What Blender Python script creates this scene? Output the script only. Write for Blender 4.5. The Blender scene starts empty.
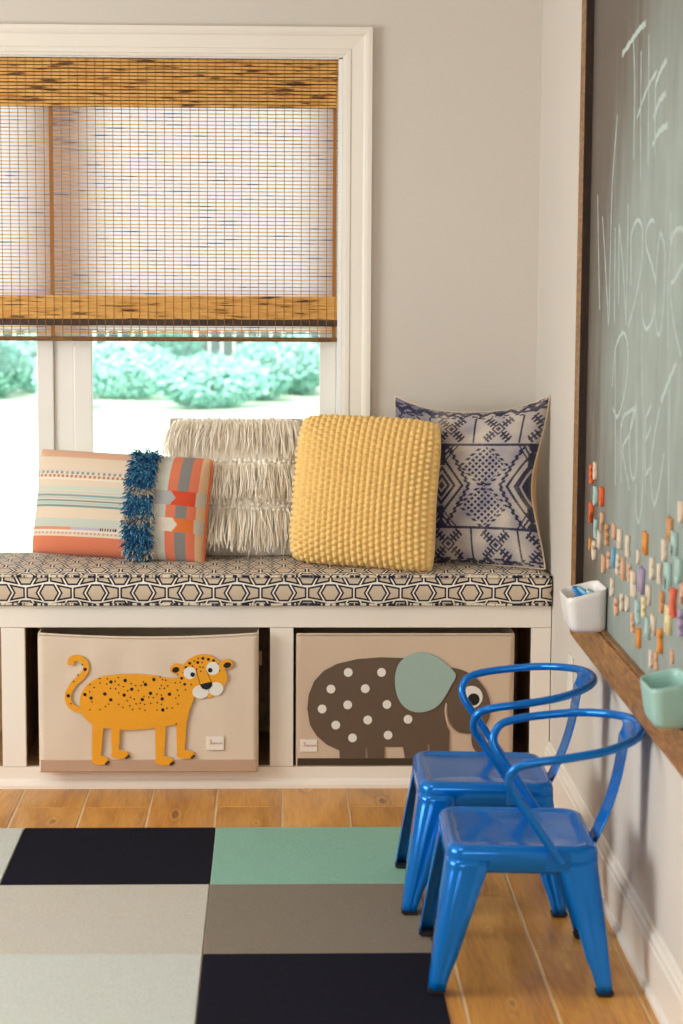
import bpy, bmesh, math, random
import numpy as np
from mathutils import Vector, Matrix
from mathutils.geometry import tessellate_polygon

SC = bpy.context.scene
COL = SC.collection
random.seed(7)
RNG = np.random.RandomState(11)
pi = math.pi

# ---------------------------------------------------------------- camera
def camera():
    f, pitch, yaw, roll = 2083.857, 0.1218, 0.03271, 0.00576
    fw = Vector((math.sin(yaw)*math.cos(pitch), math.cos(yaw)*math.cos(pitch), -math.sin(pitch)))
    r = Vector((math.cos(yaw), -math.sin(yaw), 0)); u = r.cross(fw)
    r2 = r*math.cos(roll)+u*math.sin(roll); u2 = -r*math.sin(roll)+u*math.cos(roll)
    cd = bpy.data.cameras.new('camera'); co = bpy.data.objects.new('camera', cd); COL.objects.link(co)
    cd.sensor_fit = 'VERTICAL'; cd.sensor_height = 36; cd.lens = f/1024*36
    cd.clip_start = .05; cd.clip_end = 300
    m = Matrix((r2, u2, -fw)).transposed().to_4x4(); m.translation = (0, -5.77031, 1.49317)
    co.matrix_world = m
    cd.dof.use_dof = True; cd.dof.focus_distance = 5.75; cd.dof.aperture_fstop = 4.5
    SC.camera = co
camera()

# ---------------------------------------------------------------- world, sun, lights, exposure
SC.view_settings.view_transform = 'Standard'; SC.view_settings.look = 'None'
SC.view_settings.gamma = 1; SC.view_settings.use_curve_mapping = False
SC.view_settings.exposure = 0.0
w = bpy.data.worlds.new('sky'); SC.world = w; w.use_nodes = True
bg = w.node_tree.nodes['Background']
bg.inputs[0].default_value = (.90, .93, 1.0, 1); bg.inputs[1].default_value = 2.3

def light(name, kind, loc, target, energy, color, **kw):
    d = bpy.data.lights.new(name, kind); d.energy = energy; d.color = color
    for k, v in kw.items(): setattr(d, k, v)
    o = bpy.data.objects.new(name, d); COL.objects.link(o); o.location = loc
    o.rotation_euler = (Vector(target)-Vector(loc)).to_track_quat('-Z', 'Y').to_euler()
    return o
light('sun', 'SUN', (0, -20, 30), (3, 0, 0), 4.2, (1, .95, .86), angle=.02)
# daylight of the room's other windows, in the wall behind the camera and in the left wall
light('daylight_rear_window', 'AREA', (-.9, -7.35, 1.55), (-.3, 0, 1.0), 47, (.99, 1, .985), shape='RECTANGLE', size=2.6, size_y=1.7)
light('daylight_left_window', 'AREA', (-3.1, -1.9, 1.45), (.8, -1.0, 1.0), 104, (.90, .98, 1.0), shape='RECTANGLE', size=2.2, size_y=1.5)
light('ceiling_fill_light', 'AREA', (-1.0, -2.6, 2.6), (-1.0, -2.6, 0), 10, (1, .93, .84), shape='DISK', size=.9)  # added soft overhead fill; no ceiling lamp is known here

# ---------------------------------------------------------------- helpers
def lin(c):
    if isinstance(c, str): c = tuple(int(c[i:i+2], 16) for i in (0, 2, 4))
    return tuple((v/255/12.92 if v/255 <= .04045 else ((v/255+.055)/1.055)**2.4) for v in c)
def link(name, me, mat=None, parent=None, kind=None):
    o = bpy.data.objects.new(name, me); COL.objects.link(o)
    if mat is not None and me is not None and len(me.materials) == 0: me.materials.append(mat)
    if parent is not None: o.parent = parent
    if kind: o['kind'] = kind
    return o
def empty(name, loc=(0, 0, 0), rz=0, parent=None):
    o = bpy.data.objects.new(name, None); COL.objects.link(o); o.location = loc; o.rotation_euler = (0, 0, rz)
    o.empty_display_size = .05
    if parent is not None: o.parent = parent
    return o
def tag(o, label, cat, group=None):
    o['label'] = label; o['category'] = cat
    if group: o['group'] = group
    return o
def meshdata(name, vs, fs, smooth=False):
    me = bpy.data.meshes.new(name); me.from_pydata([tuple(v) for v in vs], [], fs); me.update()
    if smooth: me.polygons.foreach_set('use_smooth', [True]*len(me.polygons))
    return me
def box_me(name, x0, x1, y0, y1, z0, z1, bev=0.0, seg=2):
    bm = bmesh.new(); bmesh.ops.create_cube(bm, size=1)
    for v in bm.verts:
        v.co = ((x0+x1)/2+v.co.x*(x1-x0), (y0+y1)/2+v.co.y*(y1-y0), (z0+z1)/2+v.co.z*(z1-z0))
    if bev > 0: bmesh.ops.bevel(bm, geom=bm.edges[:], offset=bev, segments=seg, profile=.6, affect='EDGES')
    me = bpy.data.meshes.new(name); bm.to_mesh(me); bm.free()
    return me
def box(name, x0, x1, y0, y1, z0, z1, mat, parent=None, bev=0.0, seg=2, kind=None):
    return link(name, box_me(name, x0, x1, y0, y1, z0, z1, bev, seg), mat, parent, kind)
def bm_obj(name, bm, mat, parent=None, smooth=False, kind=None):
    me = bpy.data.meshes.new(name); bm.to_mesh(me); bm.free()
    if smooth: me.polygons.foreach_set('use_smooth', [True]*len(me.polygons))
    return link(name, me, mat, parent, kind)
def catmull(pts, n=8, closed=False):
    P = [Vector(p) for p in pts]; out = []
    N = len(P); rng = range(N) if closed else range(N-1)
    for i in rng:
        if closed: a, b, c, d = P[i-1], P[i], P[(i+1) % N], P[(i+2) % N]
        else: a, b, c, d = P[max(i-1, 0)], P[i], P[i+1], P[min(i+2, N-1)]
        for k in range(n):
            t = k/n
            out.append(.5*((2*b)+(c-a)*t+(2*a-5*b+4*c-d)*t*t+(3*b-a-3*c+d)*t**3))
    if not closed: out.append(P[-1])
    return out
def tube_geo(path, rad, seg=10, vs=None, fs=None, caps=True):
    vs = [] if vs is None else vs; fs = [] if fs is None else fs
    P = [Vector(p) for p in path]; n = len(P)
    T = [(P[min(i+1, n-1)]-P[max(i-1, 0)]).normalized() for i in range(n)]
    ref = Vector((0, 0, 1)) if abs(T[0].z) < .9 else Vector((1, 0, 0))
    N = (ref-T[0]*ref.dot(T[0])).normalized(); base = len(vs)
    for i in range(n):
        N = (N-T[i]*N.dot(T[i])).normalized(); Bv = T[i].cross(N)
        r = rad(i/(n-1)) if callable(rad) else rad
        for k in range(seg):
            a = 2*pi*k/seg; vs.append(P[i]+N*(r*math.cos(a))+Bv*(r*math.sin(a)))
    for i in range(n-1):
        for k in range(seg):
            k2 = (k+1) % seg
            fs.append((base+i*seg+k, base+i*seg+k2, base+(i+1)*seg+k2, base+(i+1)*seg+k))
    if caps:
        fs.append(tuple(base+k for k in range(seg))[::-1]); fs.append(tuple(base+(n-1)*seg+k for k in range(seg)))
    return vs, fs
def rounded_rect(hx, hy, r, n=6):
    pts = []
    for cx, cy, a0 in ((hx-r, hy-r, 0), (-hx+r, hy-r, pi/2), (-hx+r, -hy+r, pi), (hx-r, -hy+r, 1.5*pi)):
        for k in range(n+1):
            a = a0+pi/2*k/n; pts.append((cx+r*math.cos(a), cy+r*math.sin(a)))
    return pts
def extrude_profile(name, prof, a, b, axis, mat, parent=None, kind=None, smooth=False):
    """prof: closed list of 2D points in the plane across the axis; swept from a to b along axis (0=x,1=y)."""
    vs = []; n = len(prof)
    for t in (a, b):
        for p, q in prof: vs.append((t, p, q) if axis == 0 else (p, t, q))
    fs = [(i, (i+1) % n, n+(i+1) % n, n+i) for i in range(n)]+[tuple(range(n))[::-1], tuple(range(n, 2*n))]
    me = meshdata(name, vs, fs)
    bm = bmesh.new(); bm.from_mesh(me); bmesh.ops.recalc_face_normals(bm, faces=bm.faces); bm.to_mesh(me); bm.free()
    return link(name, me, mat, parent, kind)

# ---------------------------------------------------------------- materials
class NT:
    def __init__(s, name):
        s.m = bpy.data.materials.new(name); s.m.use_nodes = True; s.t = s.m.node_tree
        s.b = s.t.nodes['Principled BSDF']; s.out = s.t.nodes['Material Output']
    def n(s, typ, **kw):
        nd = s.t.nodes.new(typ)
        for k, v in kw.items(): setattr(nd, k, v)
        return nd
    def l(s, a, b): s.t.links.new(a, b)
    def val(s, x, sock):
        if isinstance(x, (int, float)): sock.default_value = x
        else: s.l(x, sock)
    def math(s, op, a, b=None, c=None):
        nd = s.n('ShaderNodeMath', operation=op)
        for i, x in enumerate((a, b, c)):
            if x is not None: s.val(x, nd.inputs[i])
        return nd.outputs[0]
    def coord(s, kind='Object', scale=(1, 1, 1), loc=(0, 0, 0), rot=(0, 0, 0)):
        tc = s.n('ShaderNodeTexCoord'); mp = s.n('ShaderNodeMapping')
        mp.inputs['Scale'].default_value = scale; mp.inputs['Location'].default_value = loc; mp.inputs['Rotation'].default_value = rot
        s.l(tc.outputs[kind], mp.inputs[0]); return mp.outputs[0]
    def noise(s, vec, scale=5, detail=3, rough=.5, dist=0):
        nd = s.n('ShaderNodeTexNoise'); nd.inputs['Scale'].default_value = scale; nd.inputs['Detail'].default_value = detail
        nd.inputs['Roughness'].default_value = rough; nd.inputs['Distortion'].default_value = dist
        s.l(vec, nd.inputs['Vector']); return nd.outputs['Fac']
    def ramp(s, fac, stops, interp='LINEAR'):
        nd = s.n('ShaderNodeValToRGB'); nd.color_ramp.interpolation = interp; e = nd.color_ramp.elements
        while len(e) < len(stops): e.new(.5)
        for el, (p, c) in zip(e, stops): el.position = p; el.color = tuple(c)+(1,) if len(c) == 3 else c
        s.val(fac, nd.inputs[0]); return nd.outputs[0]
    def mix(s, fac, a, b, blend='MIX'):
        nd = s.n('ShaderNodeMix', data_type='RGBA', blend_type=blend)
        s.val(fac, nd.inputs[0])
        for x, i in ((a, 6), (b, 7)):
            if isinstance(x, tuple): nd.inputs[i].default_value = x+(1,) if len(x) == 3 else x
            else: s.l(x, nd.inputs[i])
        return nd.outputs[2]
    def bump(s, h, strength=.3, dist=.01):
        nd = s.n('ShaderNodeBump'); nd.inputs['Strength'].default_value = strength; nd.inputs['Distance'].default_value = dist
        s.l(h, nd.inputs['Height']); s.l(nd.outputs[0], s.b.inputs['Normal'])
    def set(s, color=None, rough=None, **kw):
        if color is not None:
            if isinstance(color, tuple): s.b.inputs['Base Color'].default_value = color+(1,)
            else: s.l(color, s.b.inputs['Base Color'])
        if rough is not None: s.val(rough, s.b.inputs['Roughness'])
        for k, v in kw.items(): s.b.inputs[k.replace('_', ' ')].default_value = v
        return s.m
def paint(name, c, rough=.6, var=.04, scale=3, bump=.0, bscale=200, **kw):
    t = NT(name); c = lin(c); v = t.coord('Object')
    col = t.mix(t.noise(v, scale, 3), tuple(x*(1-var) for x in c), tuple(min(1, x*(1+var)) for x in c))
    if bump: t.bump(t.noise(v, bscale, 2), bump, .002)
    return t.set(col, rough, **kw)
def fabric(name, c, var=.10, scale=14, weave=900, strength=.35, rough=.9):
    t = NT(name); c = lin(c); v = t.coord('Object')
    col = t.mix(t.noise(v, scale, 4), tuple(x*(1-var) for x in c), tuple(min(1, x*(1+var)) for x in c))
    col = t.mix(.25, col, t.ramp(t.noise(v, weave*.5, 1), [(.3, tuple(x*.75 for x in c)), (.7, tuple(min(1, x*1.15) for x in c))]))
    t.bump(t.noise(v, weave, 2), strength, .001); t.set(col, rough)
    t.b.inputs['Sheen Weight'].default_value = .15
    return t.m

M = {}
M['wall'] = paint('wall_paint', 'd8cfc5', .75, .02, 2, .05, 260)
M['trim'] = paint('white_trim', 'efe6da', .38, .015, 5)
M['bench'] = paint('bench_white', 'efe4d7', .42, .02, 4)
M['ceiling'] = paint('ceiling_white', 'eeeae3', .85, .01)
M['sashmat'] = paint('sash_white', 'ece6de', .35, .01)
M['jamb'] = paint('jamb_white', 'f2f1ee', .4, .01)
M['blue'] = paint('blue_enamel', '0372cb', .13, .05, 6, Metallic=.35, Specular_IOR_Level=.40)
M['rubber'] = paint('black_rubber', '15161a', .7, .1)
M['felt_orange'] = fabric('orange_felt', 'eda01c', .05)
M['felt_black'] = fabric('black_felt', '17130f', .1)
M['felt_white'] = fabric('white_felt', 'e9e2d8', .04)
M['felt_brown'] = fabric('brown_felt', '64503f', .08)
M['felt_teal'] = fabric('teal_felt', '9fb5ab', .05)
M['band_tan'] = fabric('tan_band', 'bd9a80', .06)
M['band_brown'] = fabric('dark_band', '40301f', .08)
M['boxfab'] = fabric('beige_canvas', 'dfcab4', .03, 8, 1200, .12)
M['boxfab2'] = fabric('beige_canvas_b', 'd3b9a0', .03, 8, 1200, .12)
M['tagmat'] = fabric('white_tag', 'efe4d6', .02)
M['stitch'] = paint('grey_stitch', '7a5a30', .9)
M['tagtext'] = paint('tag_text', 'd98a5a', .8)
M['tagtext2'] = paint('tag_text_pink', 'b5668a', .8)
M['cupwhite'] = paint('white_plastic', 'f1ece6', .32, .01)
M['cupteal'] = paint('teal_plastic', 'a3cbc1', .35, .03)
M['chalk'] = paint('chalk', 'b6c3bd', .95, .08, 60)
M['outlet'] = paint('outlet_white', 'f4efe8', .3, .01)
M['cubby'] = None
def wood(name, c1, c2, c3, scale=(1, 14, 14), kind='Object', rough=.45, ring=True, bump=.15):
    t = NT(name)
    oi = t.n('ShaderNodeObjectInfo')
    v0 = t.coord(kind, scale)
    add = t.n('ShaderNodeVectorMath', operation='ADD'); t.l(v0, add.inputs[0])
    cmb = t.n('ShaderNodeCombineXYZ'); r = t.math('MULTIPLY', oi.outputs['Random'], 37.0)
    t.l(r, cmb.inputs[0]); t.l(r, cmb.inputs[1]); t.l(cmb.outputs[0], add.inputs[1]); v = add.outputs[0]
    a = t.noise(v, 1.6, 5, .6, .9)
    g = t.math('FRACT', t.math('MULTIPLY', a, 9.0)); g = t.math('PINGPONG', g, .5)
    fine = t.noise(v, 9, 3, .6)
    f = t.math('ADD', t.math('MULTIPLY', g, .45), t.math('MULTIPLY', fine, .75)) if ring else fine
    col = t.ramp(f, [(.22, lin(c1)), (.5, lin(c2)), (.78, lin(c3))])
    bright = t.math('ADD', t.math('MULTIPLY', oi.outputs['Random'], .22), .89)
    hsv = t.n('ShaderNodeHueSaturation'); t.l(bright, hsv.inputs['Value']); t.l(col, hsv.inputs['Color'])
    t.bump(f, bump, .002)
    return t.set(hsv.outputs[0], rough)
def plank_wood():
    t = NT('floor_oak'); oi = t.n('ShaderNodeObjectInfo'); rnd = oi.outputs['Random']
    tc = t.n('ShaderNodeTexCoord'); sp = t.n('ShaderNodeSeparateXYZ'); t.l(tc.outputs['Object'], sp.inputs[0])
    r2 = t.math('FRACT', t.math('MULTIPLY', rnd, 7.31)); r3 = t.math('FRACT', t.math('MULTIPLY', rnd, 23.7))
    cm = t.n('ShaderNodeCombineXYZ'); t.l(t.math('ADD', t.math('MULTIPLY', sp.outputs[0], 16), t.math('MULTIPLY', rnd, 40)), cm.inputs[0])
    t.l(t.math('ADD', t.math('MULTIPLY', sp.outputs[1], 2.2), t.math('MULTIPLY', r2, 30)), cm.inputs[1])
    big = t.noise(cm.outputs[0], 1.2, 4, .55, .4)
    cf = t.n('ShaderNodeCombineXYZ'); t.l(t.math('ADD', t.math('MULTIPLY', sp.outputs[0], 150), t.math('MULTIPLY', rnd, 40)), cf.inputs[0]); t.l(t.math('MULTIPLY', sp.outputs[1], 9), cf.inputs[1])
    fine = t.noise(cf.outputs[0], 1.0, 3, .6)
    # knots: one every .46 m or so along the plank, ringed
    x0 = t.math('MULTIPLY', t.math('SUBTRACT', r3, .5), .07)
    yy = t.math('SUBTRACT', t.math('FRACT', t.math('ADD', t.math('DIVIDE', sp.outputs[1], .46), r2)), .5)
    dx = t.math('DIVIDE', t.math('SUBTRACT', sp.outputs[0], x0), .026); dy = t.math('DIVIDE', t.math('MULTIPLY', yy, .46), .085)
    d = t.math('SQRT', t.math('ADD', t.math('MULTIPLY', dx, dx), t.math('MULTIPLY', dy, dy)))
    d = t.math('ADD', d, t.math('MULTIPLY', t.math('SUBTRACT', big, .5), 1.6))
    ring = t.math('PINGPONG', t.math('MULTIPLY', d, 1.3), .5)
    fall = t.ramp(d, [(0, (1, 1, 1)), (.35, (.7, .7, .7)), (1.0, (0, 0, 0))]); fall = t.math('MULTIPLY', fall, 1.0)
    core = t.ramp(d, [(.0, (1, 1, 1)), (.32, (0, 0, 0))])
    f = t.math('ADD', t.math('ADD', t.math('MULTIPLY', big, .55), t.math('MULTIPLY', fine, .35)), t.math('MULTIPLY', t.math('MULTIPLY', t.math('SUBTRACT', .28, ring), fall), -.75))
    col = t.ramp(f, [(.20, lin('855420')), (.45, lin('cd8d3c')), (.75, lin('efb860'))])
    col = t.mix(t.math('MULTIPLY', core, .6), col, lin('6e4a24'))
    hsv = t.n('ShaderNodeHueSaturation'); t.l(t.math('ADD', t.math('MULTIPLY', rnd, .22), .89), hsv.inputs['Value']); t.l(col, hsv.inputs['Color'])
    t.bump(f, .12, .002)
    return t.set(hsv.outputs[0], .34)
M['plank'] = plank_wood()
M['grout'] = paint('floor_joint', 'd9bf98', .7, .1, 20)
M['frame'] = wood('board_frame_wood', '5a3a1c', '946430', 'b07f45', (9, 1.6, 9), rough=.45)
M['cubby'] = wood('cubby_wood', '7d5c3c', 'a67e52', 'c09868', (5, 5, 1.5), rough=.6)
def carpet(name, c, var=.12):
    t = NT(name); c = lin(c); v = t.coord('Object')
    n1 = t.noise(v, 420, 2, .7); n2 = t.noise(v, 16, 3)
    col = t.mix(n2, tuple(x*(1-var*.5) for x in c), tuple(min(1, x*(1+var*.5)) for x in c))
    col = t.mix(.5, col, t.ramp(n1, [(.3, tuple(x*.6 for x in c)), (.7, tuple(min(1, x*1.35) for x in c))]))
    t.bump(n1, .6, .004); t.set(col, .97); t.b.inputs['Specular IOR Level'].default_value = .05
    return t.m
def vcol(name, bumpscale=700, rough=.9, strength=.35):
    t = NT(name); at = t.n('ShaderNodeAttribute', attribute_name='Col'); v = t.coord('Object')
    n1 = t.noise(v, bumpscale, 2)
    col = t.mix(.3, at.outputs['Color'], t.mix(1.0, at.outputs['Color'], t.ramp(n1, [(.3, (.6, .6, .6)), (.7, (1, 1, 1))]), 'MULTIPLY'))
    t.bump(n1, strength, .0015); t.set(col, rough); t.b.inputs['Sheen Weight'].default_value = .1
    return t.m

# ================================================================ the room
XW, YB, XL, YR, ZC = .784, .45, -3.3, -7.5, 2.66
floor = box('floor', XL, XW, YR, YB, -.06, -.0016, M['grout'], kind='structure')
PW = .1806
plank_me = box_me('plank', -PW/2+.0030, PW/2-.0030, -.598, .598, -.010, 0, .0012, 1)
k0 = -.69821
i = 0
for c in range(-14, 9):
    xc = k0+PW*(c+.5)
    if xc+PW/2 < XL or xc-PW/2 > XW: continue
    off = (-.21, -.21, -.83, -.21, -.68, -.21, -1.02)[c % 7]
    for r in range(-1, 7):
        y1 = off+1.2-1.2*r; y0 = y1-1.2
        if y0 > YB or y1 < YR: continue
        ya, yb = max(y0, YR), min(y1, YB)
        xa, xb = max(xc-PW/2, XL), min(xc+PW/2, XW)
        if yb-ya < .03 or xb-xa < .03: continue
        if ya == y0 and yb == y1 and xb-xa > PW-.001:
            p = link('plank', plank_me, M['plank'], floor); p.location = (xc, (ya+yb)/2, 0)
        else:
            p = box('plank', -(xb-xa)/2+.002, (xb-xa)/2-.002, -(yb-ya)/2+.002, (yb-ya)/2-.002, -.010, 0, M['plank'], floor, .0012, 1)
            p.location = ((xa+xb)/2, (ya+yb)/2, 0)
box('wall_right', XW, XW+.14, YR-.14, YB+.16, -.06, ZC, M['wall'], kind='structure')
box('wall_left', XL-.14, XL, YR-.14, YB+.16, -.06, ZC, M['wall'], kind='structure')
box('wall_rear', XL, XW, YR-.14, YR, -.06, ZC, M['wall'], kind='structure')
box('ceiling', XL-.14, XW+.14, YR-.14, YB+.55, ZC, ZC+.2, M['ceiling'], kind='structure')
# back wall with the window opening
WX0, WX1, WZ0, WZ1 = -1.464, .200, .540, 2.072
bm = bmesh.new()
def addbox(bm, x0, x1, y0, y1, z0, z1):
    r = bmesh.ops.create_cube(bm, size=1)
    for v in r['verts']: v.co = ((x0+x1)/2+v.co.x*(x1-x0), (y0+y1)/2+v.co.y*(y1-y0), (z0+z1)/2+v.co.z*(z1-z0))
addbox(bm, XL, WX0, YB, YB+.16, -.06, ZC); addbox(bm, WX1, XW, YB, YB+.16, -.06, ZC)
addbox(bm, WX0, WX1, YB, YB+.16, -.06, WZ0); addbox(bm, WX0, WX1, YB, YB+.16, WZ1, ZC)
bm_obj('wall_back', bm, M['wall'], kind='structure')

# baseboards
bprof = [(0, 0), (-.024, 0), (-.024, .012), (-.019, .019), (-.016, .02), (-.016, .102), (-.013, .106), (-.013, .116), (-.008, .122), (-.006, .131), (0, .133)]
extrude_profile('baseboard_right', [(XW+p, q) for p, q in bprof], YR, -.002, 1, M['trim'], kind='structure')
extrude_profile('baseboard_left', [(XL-p, q) for p, q in bprof], YR, YB-.002, 1, M['trim'], kind='structure')

# ---------------------------------------------------------------- window
win = empty('window_1', ((WX0+WX1)/2, YB, WZ0)); win['kind'] = 'structure'
win_inv = Matrix.Translation(-Vector(win.location))
def wpart(o, par=win):
    o.parent = par; o.matrix_parent_inverse = win_inv if par is win else Matrix.Identity(4); return o
# casing: stepped, mitred profile along the opening; profile = (distance outwards from opening, proud of wall)
cprof = [(.0, .0), (.0, .012), (.008, .014), (.010, .017), (.022, .018), (.026, .0145), (.060, .019), (.066, .0235), (.074, .026), (.086, .026), (.086, 0)]
def casing_mesh(side):
    vs = []; n = len(cprof)
    for end in (0, 1):
        for d, h in cprof:
            if side == 'top':
                x = WX0-d if end == 0 else WX1+d; vs.append((x, YB-h, WZ1+d))
            elif side == 'right':
                z = WZ0-.02 if end == 0 else WZ1+d; vs.append((WX1+d, YB-h, z))
            else:
                z = WZ0-.02 if end == 0 else WZ1+d; vs.append((WX0-d, YB-h, z))
    fs = [(i, (i+1) % n, n+(i+1) % n, n+i) for i in range(n)]+[tuple(range(n)), tuple(range(n, 2*n))]
    me = meshdata('casing', vs, fs)
    bm = bmesh.new(); bm.from_mesh(me); bmesh.ops.recalc_face_normals(bm, faces=bm.faces); bm.to_mesh(me); bm.free()
    return me
for sd in ('top', 'right', 'left'): wpart(link('casing', casing_mesh(sd), M['trim']))
wpart(box('sill', WX0-.06, WX1+.06, YB-.030, YB+.10, WZ0-.022, WZ0, M['trim'], None, .004))
T = .012
for nm, a in (('jamb', (WX0, WX0+T, YB+.001, YB+.15, WZ0, WZ1)), ('jamb', (WX1-T, WX1, YB+.001, YB+.15, WZ0, WZ1)), ('head_jamb', (WX0, WX1, YB+.001, YB+.15, WZ1-.004, WZ1))):
    wpart(box(nm, *a, M['jamb'], None, .001, 1))
MXC = -.632
wpart(box('mullion', -.664, -.604, YB+.098, YB+.15, WZ0, WZ1-T, M['sashmat'], None, .006))
def sash(x0, x1, st0, st1):
    """one single-hung pair: two sashes with stiles, rails and a pane each"""
    zm = (WZ0+WZ1)/2+.03
    for (z0, z1, y) in ((WZ0+.002, zm+.02, YB+.085), (zm-.02, WZ1-T, YB+.115)):
        s = wpart(box('sash_stile', x0, x0+st0, y, y+.03, z0, z1, M['sashmat'], None, .004))
        wpart(box('sash_stile', x1-st1, x1, y, y+.03, z0, z1, M['sashmat'], None, .004))
        wpart(box('sash_rail', x0+st0, x1-st1, y+.001, y+.029, z0, z0+(.042 if z0 < 1 else .04), M['sashmat'], None, .004))
        wpart(box('sash_rail', x0+st0, x1-st1, y+.001, y+.029, z1-.04, z1, M['sashmat'], None, .004))
        wpart(box('pane', x0+st0-.004, x1-st1+.004, y+.013, y+.017, z0+.036, z1-.036, M['glass']))
t = NT('window_glass'); tr = t.n('ShaderNodeBsdfTransparent'); gl = t.n('ShaderNodeBsdfGlossy'); mx = t.n('ShaderNodeMixShader')
tr.inputs[0].default_value = (.97, 1, .99, 1); gl.inputs['Roughness'].default_value = .02
fr = t.n('ShaderNodeFresnel'); fr.inputs[0].default_value = 1.35
t.l(fr.outputs[0], mx.inputs[0]); t.l(tr.outputs[0], mx.inputs[1]); t.l(gl.outputs[0], mx.inputs[2]); t.l(mx.outputs[0], t.out.inputs[0])
M['glass'] = t.m
sash(-.604, WX1-T-.001, .056, .050)
sash(WX0+T+.001, -.664, .050, .050)

# ---------------------------------------------------------------- bamboo shade
t = NT('bamboo'); oi = t.n('ShaderNodeObjectInfo'); v0 = t.coord('Object', (5, 40, 40))
add = t.n('ShaderNodeVectorMath', operation='ADD'); cmb = t.n('ShaderNodeCombineXYZ'); t.l(v0, add.inputs[0])
t.l(t.math('MULTIPLY', oi.outputs['Random'], 51.0), cmb.inputs[0]); t.l(cmb.outputs[0], add.inputs[1])
nz = t.noise(add.outputs[0], 1.5, 3, .6); nz2 = t.noise(add.outputs[0], 14, 2)
col = t.ramp(nz, [(.37, lin('4a2a10')), (.42, lin('e0a048')), (.55, lin('ffc670')), (.64, lin('e8aa4c')), (.71, lin('6a421a'))])
col = t.mix(t.math('MULTIPLY', nz2, .30), col, lin('b07a34'))
t.set(col, .55)
tl = t.n('ShaderNodeBsdfTranslucent'); t.l(t.mix(.55, col, (.95, .78, .55)), tl.inputs[0])
ms = t.n('ShaderNodeMixShader'); ms.inputs[0].default_value = .16
t.l(t.b.outputs[0], ms.inputs[1]); t.l(tl.outputs[0], ms.inputs[2]); t.l(ms.outputs[0], t.out.inputs[0])
M['bamboo'] = t.m
M['bamboo_solid'] = wood('bamboo_batten', '3a220d', '7a4f1e', 'a8742c', (1.5, 30, 30), rough=.5)
M['string'] = fabric('tan_string', 'a06a34', .1)
M['dark_batten'] = wood('dark_batten_wood', '1c1008', '3a2410', '5e3d1a', (2.5, 30, 30), rough=.5)
M['gap_shadow'] = paint('gap_shadow_paint', '2b1a0b', .9)
t = NT('added_glow_cloth'); tl = t.n('ShaderNodeBsdfTranslucent'); tl.inputs[0].default_value = (.93, .90, .95, 1); t.set((.85, .82, .80), .9)
ms = t.n('ShaderNodeMixShader'); ms.inputs[0].default_value = .94; t.l(t.b.outputs[0], ms.inputs[1]); t.l(tl.outputs[0], ms.inputs[2]); t.l(ms.outputs[0], t.out.inputs[0]); M['added_glow_liner'] = t.m
SX0, SX1 = WX0+.014, .188
shade = empty('bamboo_shade', ((SX0+SX1)/2, YB+.03, 1.24))
tag(shade, 'woven bamboo roman shade half lowered over the window', 'window shade')
slatL = SX1-SX0
def slat_mesh(h, d): return box_me('slat', -slatL/2, slatL/2, -d/2, d/2, -h/2, h/2)
sm_body, sm_head, sm_thin = slat_mesh(.0033, .002), slat_mesh(.0074, .0025), slat_mesh(.0066, .002)
def slat(me, y, z):
    o = link('slat', me, M['bamboo'], shade); o.location = (random.uniform(-.0012, .0012), y-(YB+.03), z-1.24+random.uniform(-.0004, .0004)); return o
PT = .0101
z = 2.062
while z > 1.925: slat(sm_head, YB+.018, z); z -= .0101          # valance
z = 2.05
while z > 1.375: slat(sm_body, YB+.036, z); z -= .0108          # hanging sheet, slats thinned to imitate the glare
z = 1.372
while z > 1.305: slat(sm_head, YB+.026, z); z -= .0100          # folded front layer
z = 1.372
while z > 1.30: slat(sm_thin, YB+.030, z-.005); z -= .0100          # fold behind
for z in (1.282, 1.273, 1.2655): slat(sm_body, YB+.034, z)
box('headrail', -slatL/2, slatL/2, .009, .022, .790, .825, M['bamboo_solid'], shade, .002)
box('gap_shadow_sheet', -slatL/2+.004, slatL/2-.004, -.0085, -.007, .686, .826, M['gap_shadow'], shade)  # dark sheet added behind the valance; its colour gives the shadowed gaps
box('added_glow_liner', -slatL/2+.006, slatL/2-.006, .0125, .0132, .030, .788, M['added_glow_liner'], shade)  # translucent sheet added behind the slats for an overexposed white glow
box('batten', -slatL/2, slatL/2, -.003, .006, .046, .066, M['dark_batten'], shade, .003)
box('bottom_bar', -slatL/2, slatL/2, -.004, .008, .000, .0135, M['bamboo_solid'], shade, .004)
def vstr(name, wdt, y, z0, z1): return box_me(name, -wdt/2, wdt/2, y-.0006, y+.0006, z0, z1)
st_body = vstr('string', .0017, .0042, .02, .69); st_val = vstr('string', .0014, -.0145, .684, .828); st_low = vstr('string', .0015, -.0065, .0, .135)
x = SX0+.012
while x < SX1-.006:
    for me in (st_body, st_val, st_low):
        o = link('string', me, M['string'], shade); o.location = (x-shade.location.x, 0, 0)
    x += .0253
for xx in (SX1-.009, -.659, SX0+.009):
    o = box('edge_binding', -.0055, .0055, .0030, .0040, .012, .688, M['string'], shade); o.location = (xx-shade.location.x, 0, 0)

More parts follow.
